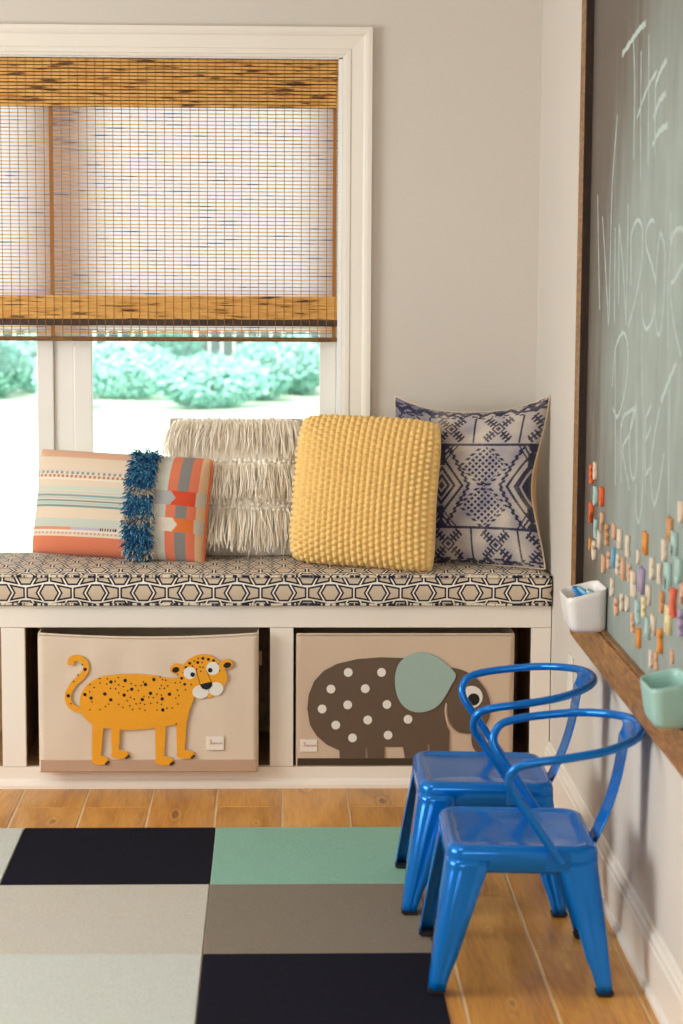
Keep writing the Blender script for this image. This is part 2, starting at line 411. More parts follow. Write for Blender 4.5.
# ---------------------------------------------------------------- outdoors
t = NT('sunlit_grass'); v = t.coord('Object')
t.set(t.mix(t.noise(v, .6, 4), lin('b9d6b4'), lin('eaf2dc')), .95); M['grass'] = t.m
lawn = box('lawn', -40, 40, YB+.17, 90, -.5, -.3, M['grass'], kind='structure')
M['fencewood'] = paint('weathered_fence', '566866', .9, .12, 2)
fence = empty('picket_fence', (-2, 23, -.3))
tag(fence, 'weathered grey green board fence behind the shrubs outside the window', 'fence')
pk = box_me('picket', -.074, .074, -.012, .012, .03, 1.85)
xx = -8.5
while xx < 8.0:
    o = link('picket', pk, M['fencewood'], fence)
    if random.random() < .10: xx += .03
    o.location = (xx, 0, random.uniform(-.02, .02)); xx += .172+random.uniform(-.006, .008)
for z0 in (.35, 1.45): box('rail', -8.7, 8.2, .013, .05, z0, z0+.09, M['fencewood'], fence)
t = NT('overexposed_leaves'); oi = t.n('ShaderNodeObjectInfo'); gi = t.n('ShaderNodeNewGeometry')
t.set(t.ramp(gi.outputs['Random Per Island'], [(0, lin('7cbcae')), (.5, lin('a4dacd')), (1, lin('c6eee4'))]), .6)  # bleached cyan tones, overexposure mixed into the leaf colour
M['leaf'] = t.m; M['stem'] = paint('shrub_stem', '6a5a48', .9)
def shrub_mesh(seed, R, H, n):
    rs = np.random.RandomState(seed); vs = []; fs = []
    for k in range(n):
        a = rs.uniform(0, 2*pi); e = rs.uniform(-1, 1)
        rr = R*(.75+.25*rs.rand())*(1+.18*math.sin(3*a+seed)); q = math.sqrt(max(0, 1-e*e))
        c = Vector((rr*q*math.cos(a), rr*q*math.sin(a)*.8, .02+H*(.5+.5*e)*(.85+.2*rs.rand())))
        u = Vector(rs.normal(size=3)).normalized(); w_ = u.orthogonal().normalized(); s = rs.uniform(.035, .07)
        b = len(vs); vs += [c-u*s, c+w_*s*.5, c+u*s, c-w_*s*.5]; fs.append((b, b+1, b+2, b+3))
    return meshdata('foliage', vs, fs)
shr = [shrub_mesh(s, .60, .66, 2200) for s in (1, 2, 3)]
stem_v, stem_f = tube_geo([(0, 0, 0), (.02, 0, .2), (0, .01, .45)], .025, 6)
stem_me = meshdata('stem', stem_v, stem_f)
sx = -4.1; k = 0
ORD = ['first', 'second', 'third', 'fourth', 'fifth', 'sixth', 'seventh', 'eighth', 'ninth', 'tenth', 'eleventh', 'twelfth', 'thirteenth', 'fourteenth', 'fifteenth', 'sixteenth', 'seventeenth', 'eighteenth', 'nineteenth', 'twentieth', 'twenty-first', 'twenty-second']
while sx < 1.9:
    s = empty('garden_shrub', (sx, (19.0, 20.5, 21.7)[k % 3]+random.uniform(-.05, .05), -.3), random.uniform(0, 6))
    f = link('foliage', shr[k % 3], M['leaf'], s); g = link('stem', stem_me, M['stem'], s)
    sc = random.uniform(.85, 1.25); s.scale = (1.2, .75, sc)
    tag(s, 'pale green shrub outside by the fence, %s of its row from the left' % ORD[k], 'shrub', 'shrubs along the fence')
    sx += random.uniform(.52, .64); k += 1

# ================================================================ window bench
BX0 = -2.245
bench = empty('window_bench', ((BX0+XW)/2, 0, 0)); bc = bench.location.x
tag(bench, 'white built-in window bench with open toy cubbies below', 'bench')
def bp(name, x0, x1, y0, y1, z0, z1, mat=None, bev=.0015):
    return box(name, x0-bc, x1-bc, y0, y1, z0, z1, mat or M['bench'], bench, bev, 1)
G = .0012
bp('top_rail', BX0, XW-.002, 0, .02, .459, .522)
bp('seat_board', BX0, XW-.002, .0205, YB-.003, .503, .522)
bp('bottom_rail', BX0, XW-.002, 0, .02, .0, .0595)
extrude_profile('shoe_moulding', [(0, 0), (-.014, 0), (-.014, .010), (-.010, .020), (-.004, .025), (0, .026)], BX0-bc, XW-.026-bc, 0, M['bench'], bench)
st = [(.727, XW-.002), (-.010, .056), (-.762, -.696), (-1.514, -1.448), (BX0, BX0+.058)]
for a, b in st: bp('stile', a, b, 0, .02, .0605, .458)
for a, b in st:
    m = (a+b)/2
    bp('divider', (a+.012), (b-.012), .0215, YB-.004, .0605, .502, M['cubby'])
bp('cubby_floor', BX0+.02, XW-.02, .0215, YB-.004, .035, .0595, M['cubby'])
bp('back_panel', BX0+.02, XW-.02, YB-.02, YB-.005, .0605, .502, M['cubby'])

# ---------------------------------------------------------------- bench cushion, hexagon trellis print
t = NT('hexagon_trellis_print'); uv = t.n('ShaderNodeUVMap', uv_map='UVMap'); sp = t.n('ShaderNodeSeparateXYZ'); t.l(uv.outputs[0], sp.inputs[0])
P_, Q_, R_ = .1305, .0460, .0264
u = t.math('PINGPONG', t.math('ADD', sp.outputs[0], 50*P_), P_/2); v = t.math('PINGPONG', t.math('ADD', sp.outputs[1], 80*Q_), Q_)
def hexd(a, b):   # hexagon with points to left and right
    return t.math('MAXIMUM', b, t.math('ADD', t.math('MULTIPLY', a, .866), t.math('MULTIPLY', b, .5)))
u2 = t.math('SUBTRACT', P_/2, u); v2 = t.math('SUBTRACT', Q_, v)
hx = t.math('MINIMUM', hexd(u, v), hexd(u2, v2)); dh = t.math('SUBTRACT', hx, R_)
da = t.math('ABSOLUTE', dh)
cx1, cy1 = R_*.577, R_; cx2, cy2 = P_/2-R_*.577, Q_-R_
dx, dy = cx2-cx1, cy2-cy1; L_ = math.hypot(dx, dy)
lineD = t.math('ABSOLUTE', t.math('ADD', t.math('MULTIPLY', t.math('SUBTRACT', u, P_/4), -dy/L_), t.math('MULTIPLY', t.math('SUBTRACT', v, Q_/2), dx/L_)))
inside = t.math('LESS_THAN', dh, 0)
lineD = t.math('ADD', lineD, t.math('MULTIPLY', inside, 1.0))
vb = t.math('ADD', t.math('MINIMUM', u, u2), t.math('MULTIPLY', inside, 1.0))
D_ = t.math('MINIMUM', t.math('MINIMUM', da, lineD), vb)
nzz = t.noise(t.coord('Object'), 30, 3)
base = t.mix(nzz, lin('c8b299'), lin('d3bfa7'))
dark = lin('1d1a2c'); white = lin('f0e6d6')
c1 = t.mix(t.math('LESS_THAN', D_, .0067), base, dark)
c2 = t.mix(t.math('LESS_THAN', D_, .0019), c1, white)
t.bump(t.noise(t.coord('Object'), 900, 2), .25, .001); t.set(c2, .85); M['trellis'] = t.m

def cushion():
    x0, x1, y0, y1, z0, z1 = BX0+.01, XW-.004, -.012, YB-.034, .5235, .606
    vs = []; fs = []; uvs = []
    NX, NY = 120, 14
    prof = []    # (y, z, v-coordinate, crown)
    nf = 8
    for k in range(nf+1):
        s = k/nf; prof.append((y0-.010*math.sin(pi*s), z0+(z1-z0)*s, s*(z1-z0)+.0085, 0))
    for k in range(1, NY+1):
        s = k/NY; prof.append((y0+(y1-y0)*s, z1, (z1-z0)+.02+s*(y1-y0), 4*s*(1-s)*.9+.0))
    for k in range(1, 4): prof.append((y1+.004, z1-(z1-z0)*k/3, .6+k*.03, 0))
    npf = len(prof)
    for i in range(NX+1):
        x = x0+(x1-x0)*i/NX; ex = min(1, (x-x0)/.05, (x1-x)/.05); ex = max(0, ex)**.5
        lump = .003*math.sin(x*9.1)+.002*math.sin(x*23+1)
        for (y, z, vv, cr) in prof:
            vs.append((x, y+.002*math.sin(x*15), z+cr**.5*(.022+lump)*ex if cr > 0 else z)); uvs.append((x+.037, vv))
    for i in range(NX):
        for j in range(npf-1): fs.append((i*npf+j, (i+1)*npf+j, (i+1)*npf+j+1, i*npf+j+1))
    fs.append(tuple(range(npf))); fs.append(tuple(NX*npf+j for j in range(npf))[::-1])
    fs.append((0, npf-1, (NX)*npf+npf-1, NX*npf))
    me = meshdata('cushion_cover', vs, fs)
    ul = me.uv_layers.new(name='UVMap')
    for p in me.polygons:
        for li in p.loop_indices:
            vi = me.loops[li].vertex_index
            ul.data[li].uv = uvs[vi] if len(p.vertices) == 4 else (vs[vi][1]+.01, vs[vi][2]-z0)
    me.polygons.foreach_set('use_smooth', [len(p.vertices) == 4 for p in me.polygons])
    root = empty('bench_cushion', ((x0+x1)/2, (y0+y1)/2, z0))
    tag(root, 'long seat cushion with navy and cream hexagon trellis print on the bench', 'cushion')
    inv = Matrix.Translation(-Vector(root.location))
    o = link('cushion_cover', me, M['trellis'], root); o.matrix_parent_inverse = inv
    for zz in (z1+.0005, z0+.004):
        path = [(x0+(x1-x0)*k/90, y0-.0045+.002*math.sin((x0+(x1-x0)*k/90)*15), zz+.0008*math.sin(k*1.3)) for k in range(91)]
        a, b = tube_geo(path, .0036, 7)
        o = link('piping', meshdata('piping', a, b, True), M['piping'], root); o.matrix_parent_inverse = inv
t = NT('piping_print'); v = t.coord('Object', (60, 1, 1)); t.set(t.ramp(t.noise(v, 1.0, 1), [(.42, lin('1d1a2c')), (.47, lin('d8c6ab')), (.60, lin('e9decb')), (.66, lin('2a2538'))]), .9)
M['piping'] = t.m
cushion()

# ---------------------------------------------------------------- fabric storage boxes
def ngon_plate(name, pts, y, depth, mat, parent):
    """flat felt piece: outline in x,z at front plane y, extruded towards the camera side by depth"""
    ar = sum(pts[i][0]*pts[(i+1) % len(pts)][1]-pts[(i+1) % len(pts)][0]*pts[i][1] for i in range(len(pts)))
    if ar < 0: pts = pts[::-1]
    n = len(pts)
    vs = [(p[0], y-depth, p[1]) for p in pts]+[(p[0], y, p[1]) for p in pts]
    tri = tessellate_polygon([[Vector((p[0], p[1], 0)) for p in pts]])
    fs = [tuple(reversed(f)) if ((pts[f[1]][0]-pts[f[0]][0])*(pts[f[2]][1]-pts[f[0]][1])-(pts[f[1]][1]-pts[f[0]][1])*(pts[f[2]][0]-pts[f[0]][0])) < 0 else tuple(f) for f in tri]+[(i, i+n, (i+1) % n+n, (i+1) % n) for i in range(n)]
    return link(name, meshdata(name, vs, fs), mat, parent)
def ell(cx, cy, rx, ry, n=24, rot=0):
    return [(cx+rx*math.cos(2*pi*k/n)*math.cos(rot)-ry*math.sin(2*pi*k/n)*math.sin(rot), cy+rx*math.cos(2*pi*k/n)*math.sin(rot)+ry*math.sin(2*pi*k/n)*math.cos(rot)) for k in range(n)]
def smooth2(pts, n=5): return [(p.x, p.y) for p in catmull([(a, b, 0) for a, b in pts], n, True)]
def strip(pts, wd, n=6):
    c = catmull([(a, b, 0) for a, b in pts], n); L = []; Rr = []
    for i, p in enumerate(c):
        d = (c[min(i+1, len(c)-1)]-c[max(i-1, 0)]).normalized(); nn = Vector((-d.y, d.x, 0))
        ww = wd/2*(1 if 0 < i < len(c)-1 else .6)
        L.append(p+nn*ww); Rr.append(p-nn*ww)
    return [(p.x, p.y) for p in L]+[(p.x, p.y) for p in Rr[::-1]]
def storage_box(label, x0, x1, yf, z0, z1, depth, mat, bandmat, bandh, wr, sag):
    W = x1-x0; H = z1-z0; root = empty('storage_box', ((x0+x1)/2, yf, z0)); tag(root, label, 'storage box', 'fabric toy boxes in the bench')
    nx, nz = 44, 28
    def wf(u, v):   # wrinkles of the front panel
        e = min(1, 6*min(u, 1-u))*min(1, 6*min(v, 1-v))
        return wr*e*(math.sin(9*u+7*v*(1-u))*.5+math.sin(21*(u-.5)*(v+.4)+1.3)*.5)
    vs = []; fs = []
    for j in range(nz+1):
        for i in range(nx+1):
            u, v = i/nx, j/nz
            top = -sag*4*u*(1-u)*v**6 if sag else 0
            vs.append((-W/2+W*u, -wf(u, v), H*v+top))
    for j in range(nz):
        for i in range(nx):
            a = j*(nx+1)+i; fs.append((a, a+1, a+nx+2, a+nx+1))
    b = len(vs)
    vs += [(-W/2, 0, 0), (W/2, 0, 0), (W/2, depth, 0), (-W/2, depth, 0), (-W/2, 0, H), (W/2, 0, H), (W/2, depth, H), (-W/2, depth, H)]
    fs += [(b+1, b+2, b+6, b+5), (b+2, b+3, b+7, b+6), (b+3, b, b+4, b+7), (b+3, b+2, b+1, b)]
    me = meshdata('box_body', vs, fs); bm = bmesh.new(); bm.from_mesh(me); bmesh.ops.remove_doubles(bm, verts=bm.verts, dist=1e-4)
    bmesh.ops.recalc_face_normals(bm, faces=bm.faces); bm.to_mesh(me); bm.free()
    me.polygons.foreach_set('use_smooth', [abs(p.normal.y) > .7 and p.center[1] < .01 for p in me.polygons])
    o = link('box_body', me, mat, root); md = o.modifiers.new('thickness', 'SOLIDIFY'); md.thickness = .004; md.offset = -1 if me.polygons[5].normal.y < 0 else 1
    # hem along the rim
    rim = [(-W/2, 0, H), (W/2, 0, H), (W/2, depth, H), (-W/2, depth, H)]
    path = []
    for k in range(41): u = k/40; path.append((-W/2+W*u, -.001, H-(sag*4*u*(1-u))))
    a, c = tube_geo(path, .0035, 6); link('hem', meshdata('hem', a, c, True), mat, root)
    box('base_band', -W/2+.002, W/2-.002, -.0045, -.0005, .001, bandh, bandmat, root, .001, 1)
    tab = box('side_tab', W/2, W/2+.012, .10, .13, H*.72, H*.82, M['band_tan'], root, .002, 1)
    return root
def tag_label(root, cx, cz, wd, hg, y):
    tg = box('sewn_tag', cx-wd/2, cx+wd/2, y-.0015, y, cz-hg/2, cz+hg/2, M['tagmat'], root, .0005, 1)
    for txt, mt, sx, ss in (('3', M['tagtext'], -.36, .36), ('sprouts', M['tagtext2'], -.16, .19)):
        cu = bpy.data.curves.new('t', 'FONT'); cu.body = txt; cu.size = wd*ss; cu.extrude = .0002
        to = bpy.data.objects.new('t', cu); me = bpy.data.meshes.new_from_object(to); bpy.data.objects.remove(to); bpy.data.curves.remove(cu)
        me.name = 'tag_print'
        o = link('tag_print', me, mt, tg); o.location = (cx+wd*sx*.9, y-.002, cz-wd*.05); o.rotation_euler = (pi/2, 0, 0)

# --- leopard box
LX0, LX1, LYF, LZ0, LZ1 = -.651, -.045, -.055, .0605, .4520
lb = storage_box('beige fabric toy box with an orange spotted leopard on the front', LX0, LX1, LYF, LZ0, LZ1, .36, M['boxfab'], M['band_tan'], .034, .0042, .011)
def LP(x, y): return ((-.653+(50+x/3.415-38)/360.7)-(LX0+LX1)/2, (.457-(640+y/3.415-632)/353.)-LZ0)
def HP(x, y): return LP((150+x/6.83-50)*3.415, (y/6.83)*3.415)
def lp(pts): return [LP(*p) for p in pts]
def hp(pts): return [HP(*p) for p in pts]
Y0 = -.0046
leo = ngon_plate('leopard_applique', lp(smooth2([(452, 130), (400, 128), (350, 118), (280, 114), (200, 119), (150, 134), (115, 163), (100, 205), (106, 245), (127, 275), (165, 294), (240, 304), (320, 303), (400, 292), (462, 277), (474, 240), (490, 200), (490, 160)])), Y0, .0030, M['felt_orange'], lb)
def leop(name, pts, dep, mat): return ngon_plate(name, pts, Y0, dep, mat, leo)
leop('tail', lp(strip([(70, 84), (73, 66), (95, 60), (118, 74), (122, 100), (105, 125), (78, 150), (60, 185), (65, 215), (85, 233), (112, 238)], 21)), .0028, M['felt_orange'])
for pts, ft in (([(142, 278), (181, 290), (170, 402), (140, 402)], (168, 410, 29, 16)), ([(205, 290), (238, 298), (232, 382), (208, 382)], (236, 390, 31, 15)),
                ([(357, 290), (394, 290), (388, 406), (359, 406)], (388, 412, 32, 16)), ([(429, 270), (466, 270), (458, 382), (432, 382)], (461, 390, 31, 15))):
    lg = leop('leg', lp(pts), .0027, M['felt_orange'])
    ngon_plate('paw', lp(ell(*ft)), Y0, .0033, M['felt_orange'], leo)
    for k in range(3):
        cxx, cyy = ft[0]+ft[2]*(.62+.13*k), ft[1]+ft[3]*(.75-.25*k)
        leop('claw', lp([(cxx, cyy-4), (cxx+7, cyy+1), (cxx+5, cyy+5), (cxx-2, cyy)]), .0038, M['felt_black'])
for c, cb in (((180, 193, 46, 34), (174, 200, 25, 19)), ((520, 162, 46, 34), (527, 168, 27, 19))):
    e_ = leop('ear', hp(ell(*c, rot=-.15)), .0034, M['felt_orange']); leop('ear_patch', hp(ell(*cb, rot=-.3)), .0040, M['felt_black'])
leop('head', hp(smooth2([(190, 255), (205, 205), (245, 145), (300, 108), (360, 94), (420, 105), (475, 145), (505, 190), (528, 245), (520, 285), (490, 320), (420, 345), (330, 365), (240, 350), (200, 310)])), .0037, M['felt_orange'])
leop('chin', hp(ell(405, 373, 24, 18)), .0040, M['felt_orange'])
for c in ((345, 350, 58, 46), (448, 330, 52, 46)): leop('muzzle', hp(ell(*c, rot=-.15)), .0044, M['felt_white'])
leop('nose', hp([(338, 300), (380, 288), (420, 281), (426, 305), (410, 326), (384, 336), (356, 328)]), .0050, M['felt_black'])
for c, p_ in (((270, 222, 43, 42), (290, 232, 16, 16)), ((428, 190, 45, 45), (410, 202, 16, 16))):
    leop('eye', hp(ell(*c)), .0044, M['felt_white']); leop('pupil', hp(ell(*p_)), .0050, M['felt_black'])
for pth in ([(313, 195), (326, 245), (340, 300)], [(385, 205), (400, 240), (418, 285)]): leop('nose_stitch', hp(strip(pth, 5)), .0041, M['stitch'])
for c in ((270, 155), (325, 150), (360, 122), (398, 128), (433, 137), (215, 257), (235, 298), (245, 183)): leop('spot', hp(ell(*c, 11, 10, 10)), .0041, M['felt_black'])
for c in ((300, 140), (290, 175), (340, 180), (355, 150), (318, 195), (345, 210), (205, 285), (240, 335), (280, 300), (225, 220), (475, 205), (465, 160), (362, 182), (328, 122)): leop('spot', hp(ell(*c, 5.5, 5.5, 8)), .0041, M['felt_black'])
big = [(118, 184), (139, 196), (186, 182), (207, 141), (206, 202), (256, 136), (252, 186), (278, 166), (314, 201), (325, 150), (354, 133), (342, 180), (382, 199), (407, 183), (384, 237), (119, 98), (61, 188)]
for c in big: leop('spot', lp(ell(*c, 6, 6, 10)), .0036, M['felt_black'])
small = [(70, 150+0), (95, 118), (110, 82), (80, 140), (70, 215), (430, 285), (150, 160)]
rs = np.random.RandomState(5)
while len(small) < 66:
    x, y = rs.uniform(115, 440), rs.uniform(122, 240)
    if (x < 150 and y < 150) or (x < 124 and (y < 170 or y > 235)) or (x > 400 and y < 138): continue
    if any((x-a)**2+(y-b)**2 < 130 for a, b in big+small): continue
    small.append((x, y))
for c in small[1:]: leop('spot', lp(ell(*c, 2.7, 2.7, 8)), .0036, M['felt_black'])
tx, tz = LP(562, 352); tag_label(lb, tx, tz, .050, .038, Y0)

# --- elephant box
EX0, EX1, EYF, EZ0, EZ1 = .066, .677, .0035, .0625, .4395
eb = storage_box('beige fabric toy box with a brown polka-dot elephant on the front', EX0, EX1, EYF, EZ0, EZ1, .36, M['boxfab2'], M['band_brown'], .021, .0008, .0)
def EP(x, y): return ((.063+(290+x/2.97-296)/354.6)-(EX0+EX1)/2, (.44-(630+y/2.97-634)/347.)-EZ0)
def ep(pts): return [EP(*p) for p in pts]
Y0 = -.0015
bodyp = [(52, 232), (56, 190), (72, 150), (100, 120), (140, 99), (200, 85), (270, 80), (340, 82), (400, 88), (450, 100), (478, 130), (480, 180), (464, 235), (468, 285), (476, 300), (476, 396), (418, 396), (417, 336), (411, 336), (411, 394), (346, 392), (338, 345), (282, 345), (282, 395), (233, 396), (231, 346), (226, 346), (226, 400), (150, 400), (148, 356), (110, 338), (80, 312), (60, 280)]
ele = ngon_plate('elephant_applique', ep(bodyp), Y0, .0025, M['felt_brown'], eb)
def elep(name, pts, dep, mat): return ngon_plate(name, ep(pts), Y0, dep, mat, ele)
elep('head', smooth2([(470, 235), (472, 180), (470, 118), (500, 114), (545, 135), (582, 175), (598, 225), (590, 270), (566, 298), (535, 306), (500, 300), (478, 272)]), .0029, M['felt_brown'])
elep('trunk', strip([(566, 270), (562, 310), (566, 340), (585, 352), (612, 348), (622, 340)], 40), .0027, M['felt_brown'])
elep('head_seam', strip([(466, 215), (464, 245), (474, 282), (500, 303)], 5), .0033, M['boxfab2'])
er = elep('ear', smooth2([(312, 150), (320, 105), (345, 78), (385, 65), (430, 75), (470, 105), (493, 132), (478, 165), (455, 205), (430, 230), (390, 242), (350, 233), (322, 200)]), .0055, M['felt_teal'])
for c in ((173, 124), (272, 124), (122, 173), (224, 172), (96, 232), (172, 220), (289, 219), (137, 280), (232, 265), (352, 263), (187, 318), (293, 310)): elep('dot', ell(*c, 13, 13), .0034, M['felt_white'])
elep('eye', ell(541, 197, 33, 33), .0038, M['felt_white']); elep('pupil', ell(547, 204, 18, 18), .0044, M['felt_black'])
tx, tz = EP(56, 341); tag_label(eb, tx, tz, .049, .036, Y0)

# ================================================================ pillows
def frame_matrix(base, yaw, lean, roll):
    n0 = Vector((-math.sin(yaw), -math.cos(yaw), 0)); u = Vector((math.cos(yaw), -math.sin(yaw), 0)); zz = Vector((0, 0, 1))
    v = zz*math.cos(lean)-n0*math.sin(lean); n = n0*math.cos(lean)+zz*math.sin(lean)
    u2 = u*math.cos(roll)+v*math.sin(roll); v2 = -u*math.sin(roll)+v*math.cos(roll)
    m = Matrix((u2, v2, n)).transposed().to_4x4(); m.translation = base
    return m      # local x = right, y = up along the pillow, z = out of the front; origin at the middle of the lower edge
def pillow_surface(W, H, T, nx, ny, pinch=.06, side=1, sag=None, disp=None, power=.42, extra=None, rc=.03):
    s = np.linspace(-1, 1, nx+1); tt = np.linspace(-1, 1, ny+1); S, Tt = np.meshgrid(s, tt)
    px = pinch if isinstance(pinch, (int, float)) else pinch[0]; py = pinch if isinstance(pinch, (int, float)) else pinch[1]
    X = W/2*S*(1-px*(1-np.abs(Tt)**2.2)); Y = H/2+H/2*Tt*(1-py*(1-np.abs(S)**2.2))
    k_ = 1-rc*(S*S*Tt*Tt)**2; X = X*k_; Y = H/2+(Y-H/2)*k_
    e = np.clip((1-np.abs(S)**2.4)*(1-np.abs(Tt)**2.4), 0, 1)**power
    Z = side*T*e
    if sag is not None: X, Y, Z = sag(S, Tt, X, Y, Z)
    if extra is not None: X, Y, Z = extra(S, Tt, X, Y, Z, e)
    if disp is not None:
        dZ = disp(S, Tt)*np.clip(e*2.2, .35, 1)
        gx = np.gradient(Z, axis=1)/np.maximum(np.gradient(X, axis=1), 1e-4); gy = np.gradient(Z, axis=0)/np.maximum(np.gradient(Y, axis=0), 1e-4)
        gx = np.clip(gx, -1.6, 1.6); gy = np.clip(gy, -1.6, 1.6)
        nn = np.sqrt(1+gx**2+gy**2); X = X-side*gx/nn*dZ*side; Y = Y-side*gy/nn*dZ*side; Z = Z+side*dZ/nn
    vs = np.stack([X, Y, Z], -1).reshape(-1, 3)
    idx = np.arange((nx+1)*(ny+1)).reshape(ny+1, nx+1)
    a, b, c, d = idx[:-1, :-1].ravel(), idx[:-1, 1:].ravel(), idx[1:, 1:].ravel(), idx[1:, :-1].ravel()
    fs = np.stack([a, b, c, d] if side > 0 else [a, d, c, b], -1)
    return vs, fs, S, Tt
def surf_obj(name, vs, fs, mat, parent, col=None, smooth=True):
    me = bpy.data.meshes.new(name); me.from_pydata(vs.tolist(), [], fs.tolist()); me.update()
    if smooth: me.polygons.foreach_set('use_smooth', [True]*len(me.polygons))
    if col is not None:
        ca = me.color_attributes.new('Col', 'FLOAT_COLOR', 'POINT')
        ca.data.foreach_set('color', np.concatenate([col.reshape(-1, 3), np.ones((len(vs), 1))], 1).astype(np.float32).ravel())
    return link(name, me, mat, parent)
def rim_path(vs, nx, ny):
    g = vs.reshape(ny+1, nx+1, 3)
    return [Vector(p) for p in list(g[0, :-1])+list(g[:-1, -1])+list(g[-1, ::-1][:-1])+list(g[::-1, 0])]
def piping(name, vs, nx, ny, rad, mat, parent, step=3):
    p = rim_path(vs, nx, ny)[::step]; p.append(p[0])
    a, b = tube_geo(p, rad, 7); return link(name, meshdata(name, a, b, True), mat, parent)
def L3(c): return np.array(lin(c))
def put(root, m): root.matrix_world = m

def ribbon(vs, fs, p0, dirv, length, width, droop, rs, seg=4, down=Vector((0, -1, 0))):
    """thin tapered strand, triangular in section"""
    d = dirv.normalized(); p = Vector(p0); ring = []
    side = d.cross(Vector((rs.normal(), rs.normal(), rs.normal()))).normalized()
    for k in range(seg+1):
        f = k/seg; w_ = width*(1-.55*f)
        b2 = d.cross(side).normalized(); i0 = len(vs)
        for a in range(3):
            an = 2*pi*a/3; vs.append(p+side*(w_*math.cos(an))+b2*(w_*math.sin(an)))
        ring.append(i0); p = p+d*(length/seg); d = (d+down*droop+Vector((rs.normal()*.10, rs.normal()*.06, rs.normal()*.06))).normalized()
        side = (side-d*side.dot(d)).normalized()
    for k in range(seg):
        for a in range(3):
            b = (a+1) % 3; fs.append((ring[k]+a, ring[k]+b, ring[k+1]+b, ring[k+1]+a))
    fs.append((ring[-1], ring[-1]+1, ring[-1]+2))

ZT = .618   # top of the bench cushion where the pillows stand
# ---------------------------------------------------------------- 1 striped lumbar pillow with blue tufted band
lum = empty('lumbar_pillow'); put(lum, frame_matrix((-.452, .190, ZT+.006), math.radians(10), math.radians(14), math.radians(-2.2)))
tag(lum, 'oblong striped lumbar pillow with a shaggy blue tufted band', 'pillow')
LW, LH, LT = .520, .312, .075
def lum_col(S, Tt):
    u = (S+1)/2; v = (Tt+1)/2; C = np.zeros(S.shape+(3,)); C[:] = L3('ecd5bb')
    def hs(v0, v1, c): C[(v >= v0) & (v < v1)] = L3(c)
    hs(.0, .165, 'e98560'); hs(.165, .185, 'f0dcc4')
    dots = ((np.sin(u*260) > 0)); C[(v >= .185) & (v < .205) & dots] = L3('d9a184'); C[(v >= .205) & (v < .225)] = L3('f3e6d6')
    C[(v >= .225) & (v < .25) & (u < .25)] = L3('e79a6c'); C[(v >= .225) & (v < .25) & (u >= .25) & (u < .42)] = L3('c9bcc8')
    C[(v >= .225) & (v < .25) & (u >= .42) & (u < .52) & (np.sin(u*420) > -.4)] = L3('38353c')
    hs(.25, .33, 'cfd3c4')
    for a, c in ((.44, '7f9a97'), (.465, 'b9cbc4'), (.49, '6e8d8d'), (.515, 'b4c9c4'), (.54, '8aa8a4'), (.57, 'c3d3ca')): hs(a, a+.016, c)
    hs(.60, .64, 'd5d8c8')
    C[(v >= .70) & (v < .715)] = L3('f2e4d0'); C[(v >= .715) & (v < .742) & (np.sin(u*230) > -.2)] = L3('c98262')
    C[(v >= .742) & (v < .752)] = L3('efe2d0'); C[(v >= .752) & (v < .775) & (np.sin(u*200) > .1)] = L3('8f9895')
    hs(.775, .80, 'e6d2c0'); hs(.92, 1.01, 'e9b595')
    r = u > .66
    def vsx(a, b, c): C[r & (u >= a) & (u < b)] = L3(c)
    vsx(.66, .735, 'f1ddc2'); vsx(.735, .79, 'd4d3c4'); vsx(.79, .845, 'e97f5c'); vsx(.845, .905, '8d8883'); vsx(.905, .955, 'e97f5c'); vsx(.955, 1.01, 'f0c498')
    def arrow(vc, hw, c1, c2, um):
        tip = um+.03*(1-np.abs(v-vc)/hw)
        m = r & (np.abs(v-vc) < hw); C[m & (u < tip)] = L3(c1); C[m & (u >= tip) & (u < .955)] = L3(c2); C[m & (u >= .95)] = L3('d8c9b8')
    arrow(.585, .065, 'b9b5b5', 'e5502a', .81); arrow(.335, .065, 'efe2d0', 'ee7b35', .83)
    fade = .93+.07*np.sin(u*311)*np.sin(v*190)
    return C*fade[..., None]
nx, ny = 260, 150
vs, fs, S, Tt = pillow_surface(LW, LH, LT, nx, ny, (.035, .03))
M['lumbar'] = vcol('striped_weave', 900); M['lumback'] = fabric('cream_linen', 'e7d2b8'); M['lumpipe'] = fabric('coral_piping', 'e8703f')
surf_obj('front_panel', vs, fs, M['lumbar'], lum, lum_col(S, Tt))
v2, f2, _, _ = pillow_surface(LW, LH, LT*.8, 60, 40, (.035, .03), -1); surf_obj('back_panel', v2, f2, M['lumback'], lum)
rp = [Vector(p) for p in vs.reshape(ny+1, nx+1, 3)[::4, -1]]; a, b = tube_geo(rp, .0055, 7); link('edge_piping', meshdata('edge_piping', a, b, True), M['lumpipe'], lum)
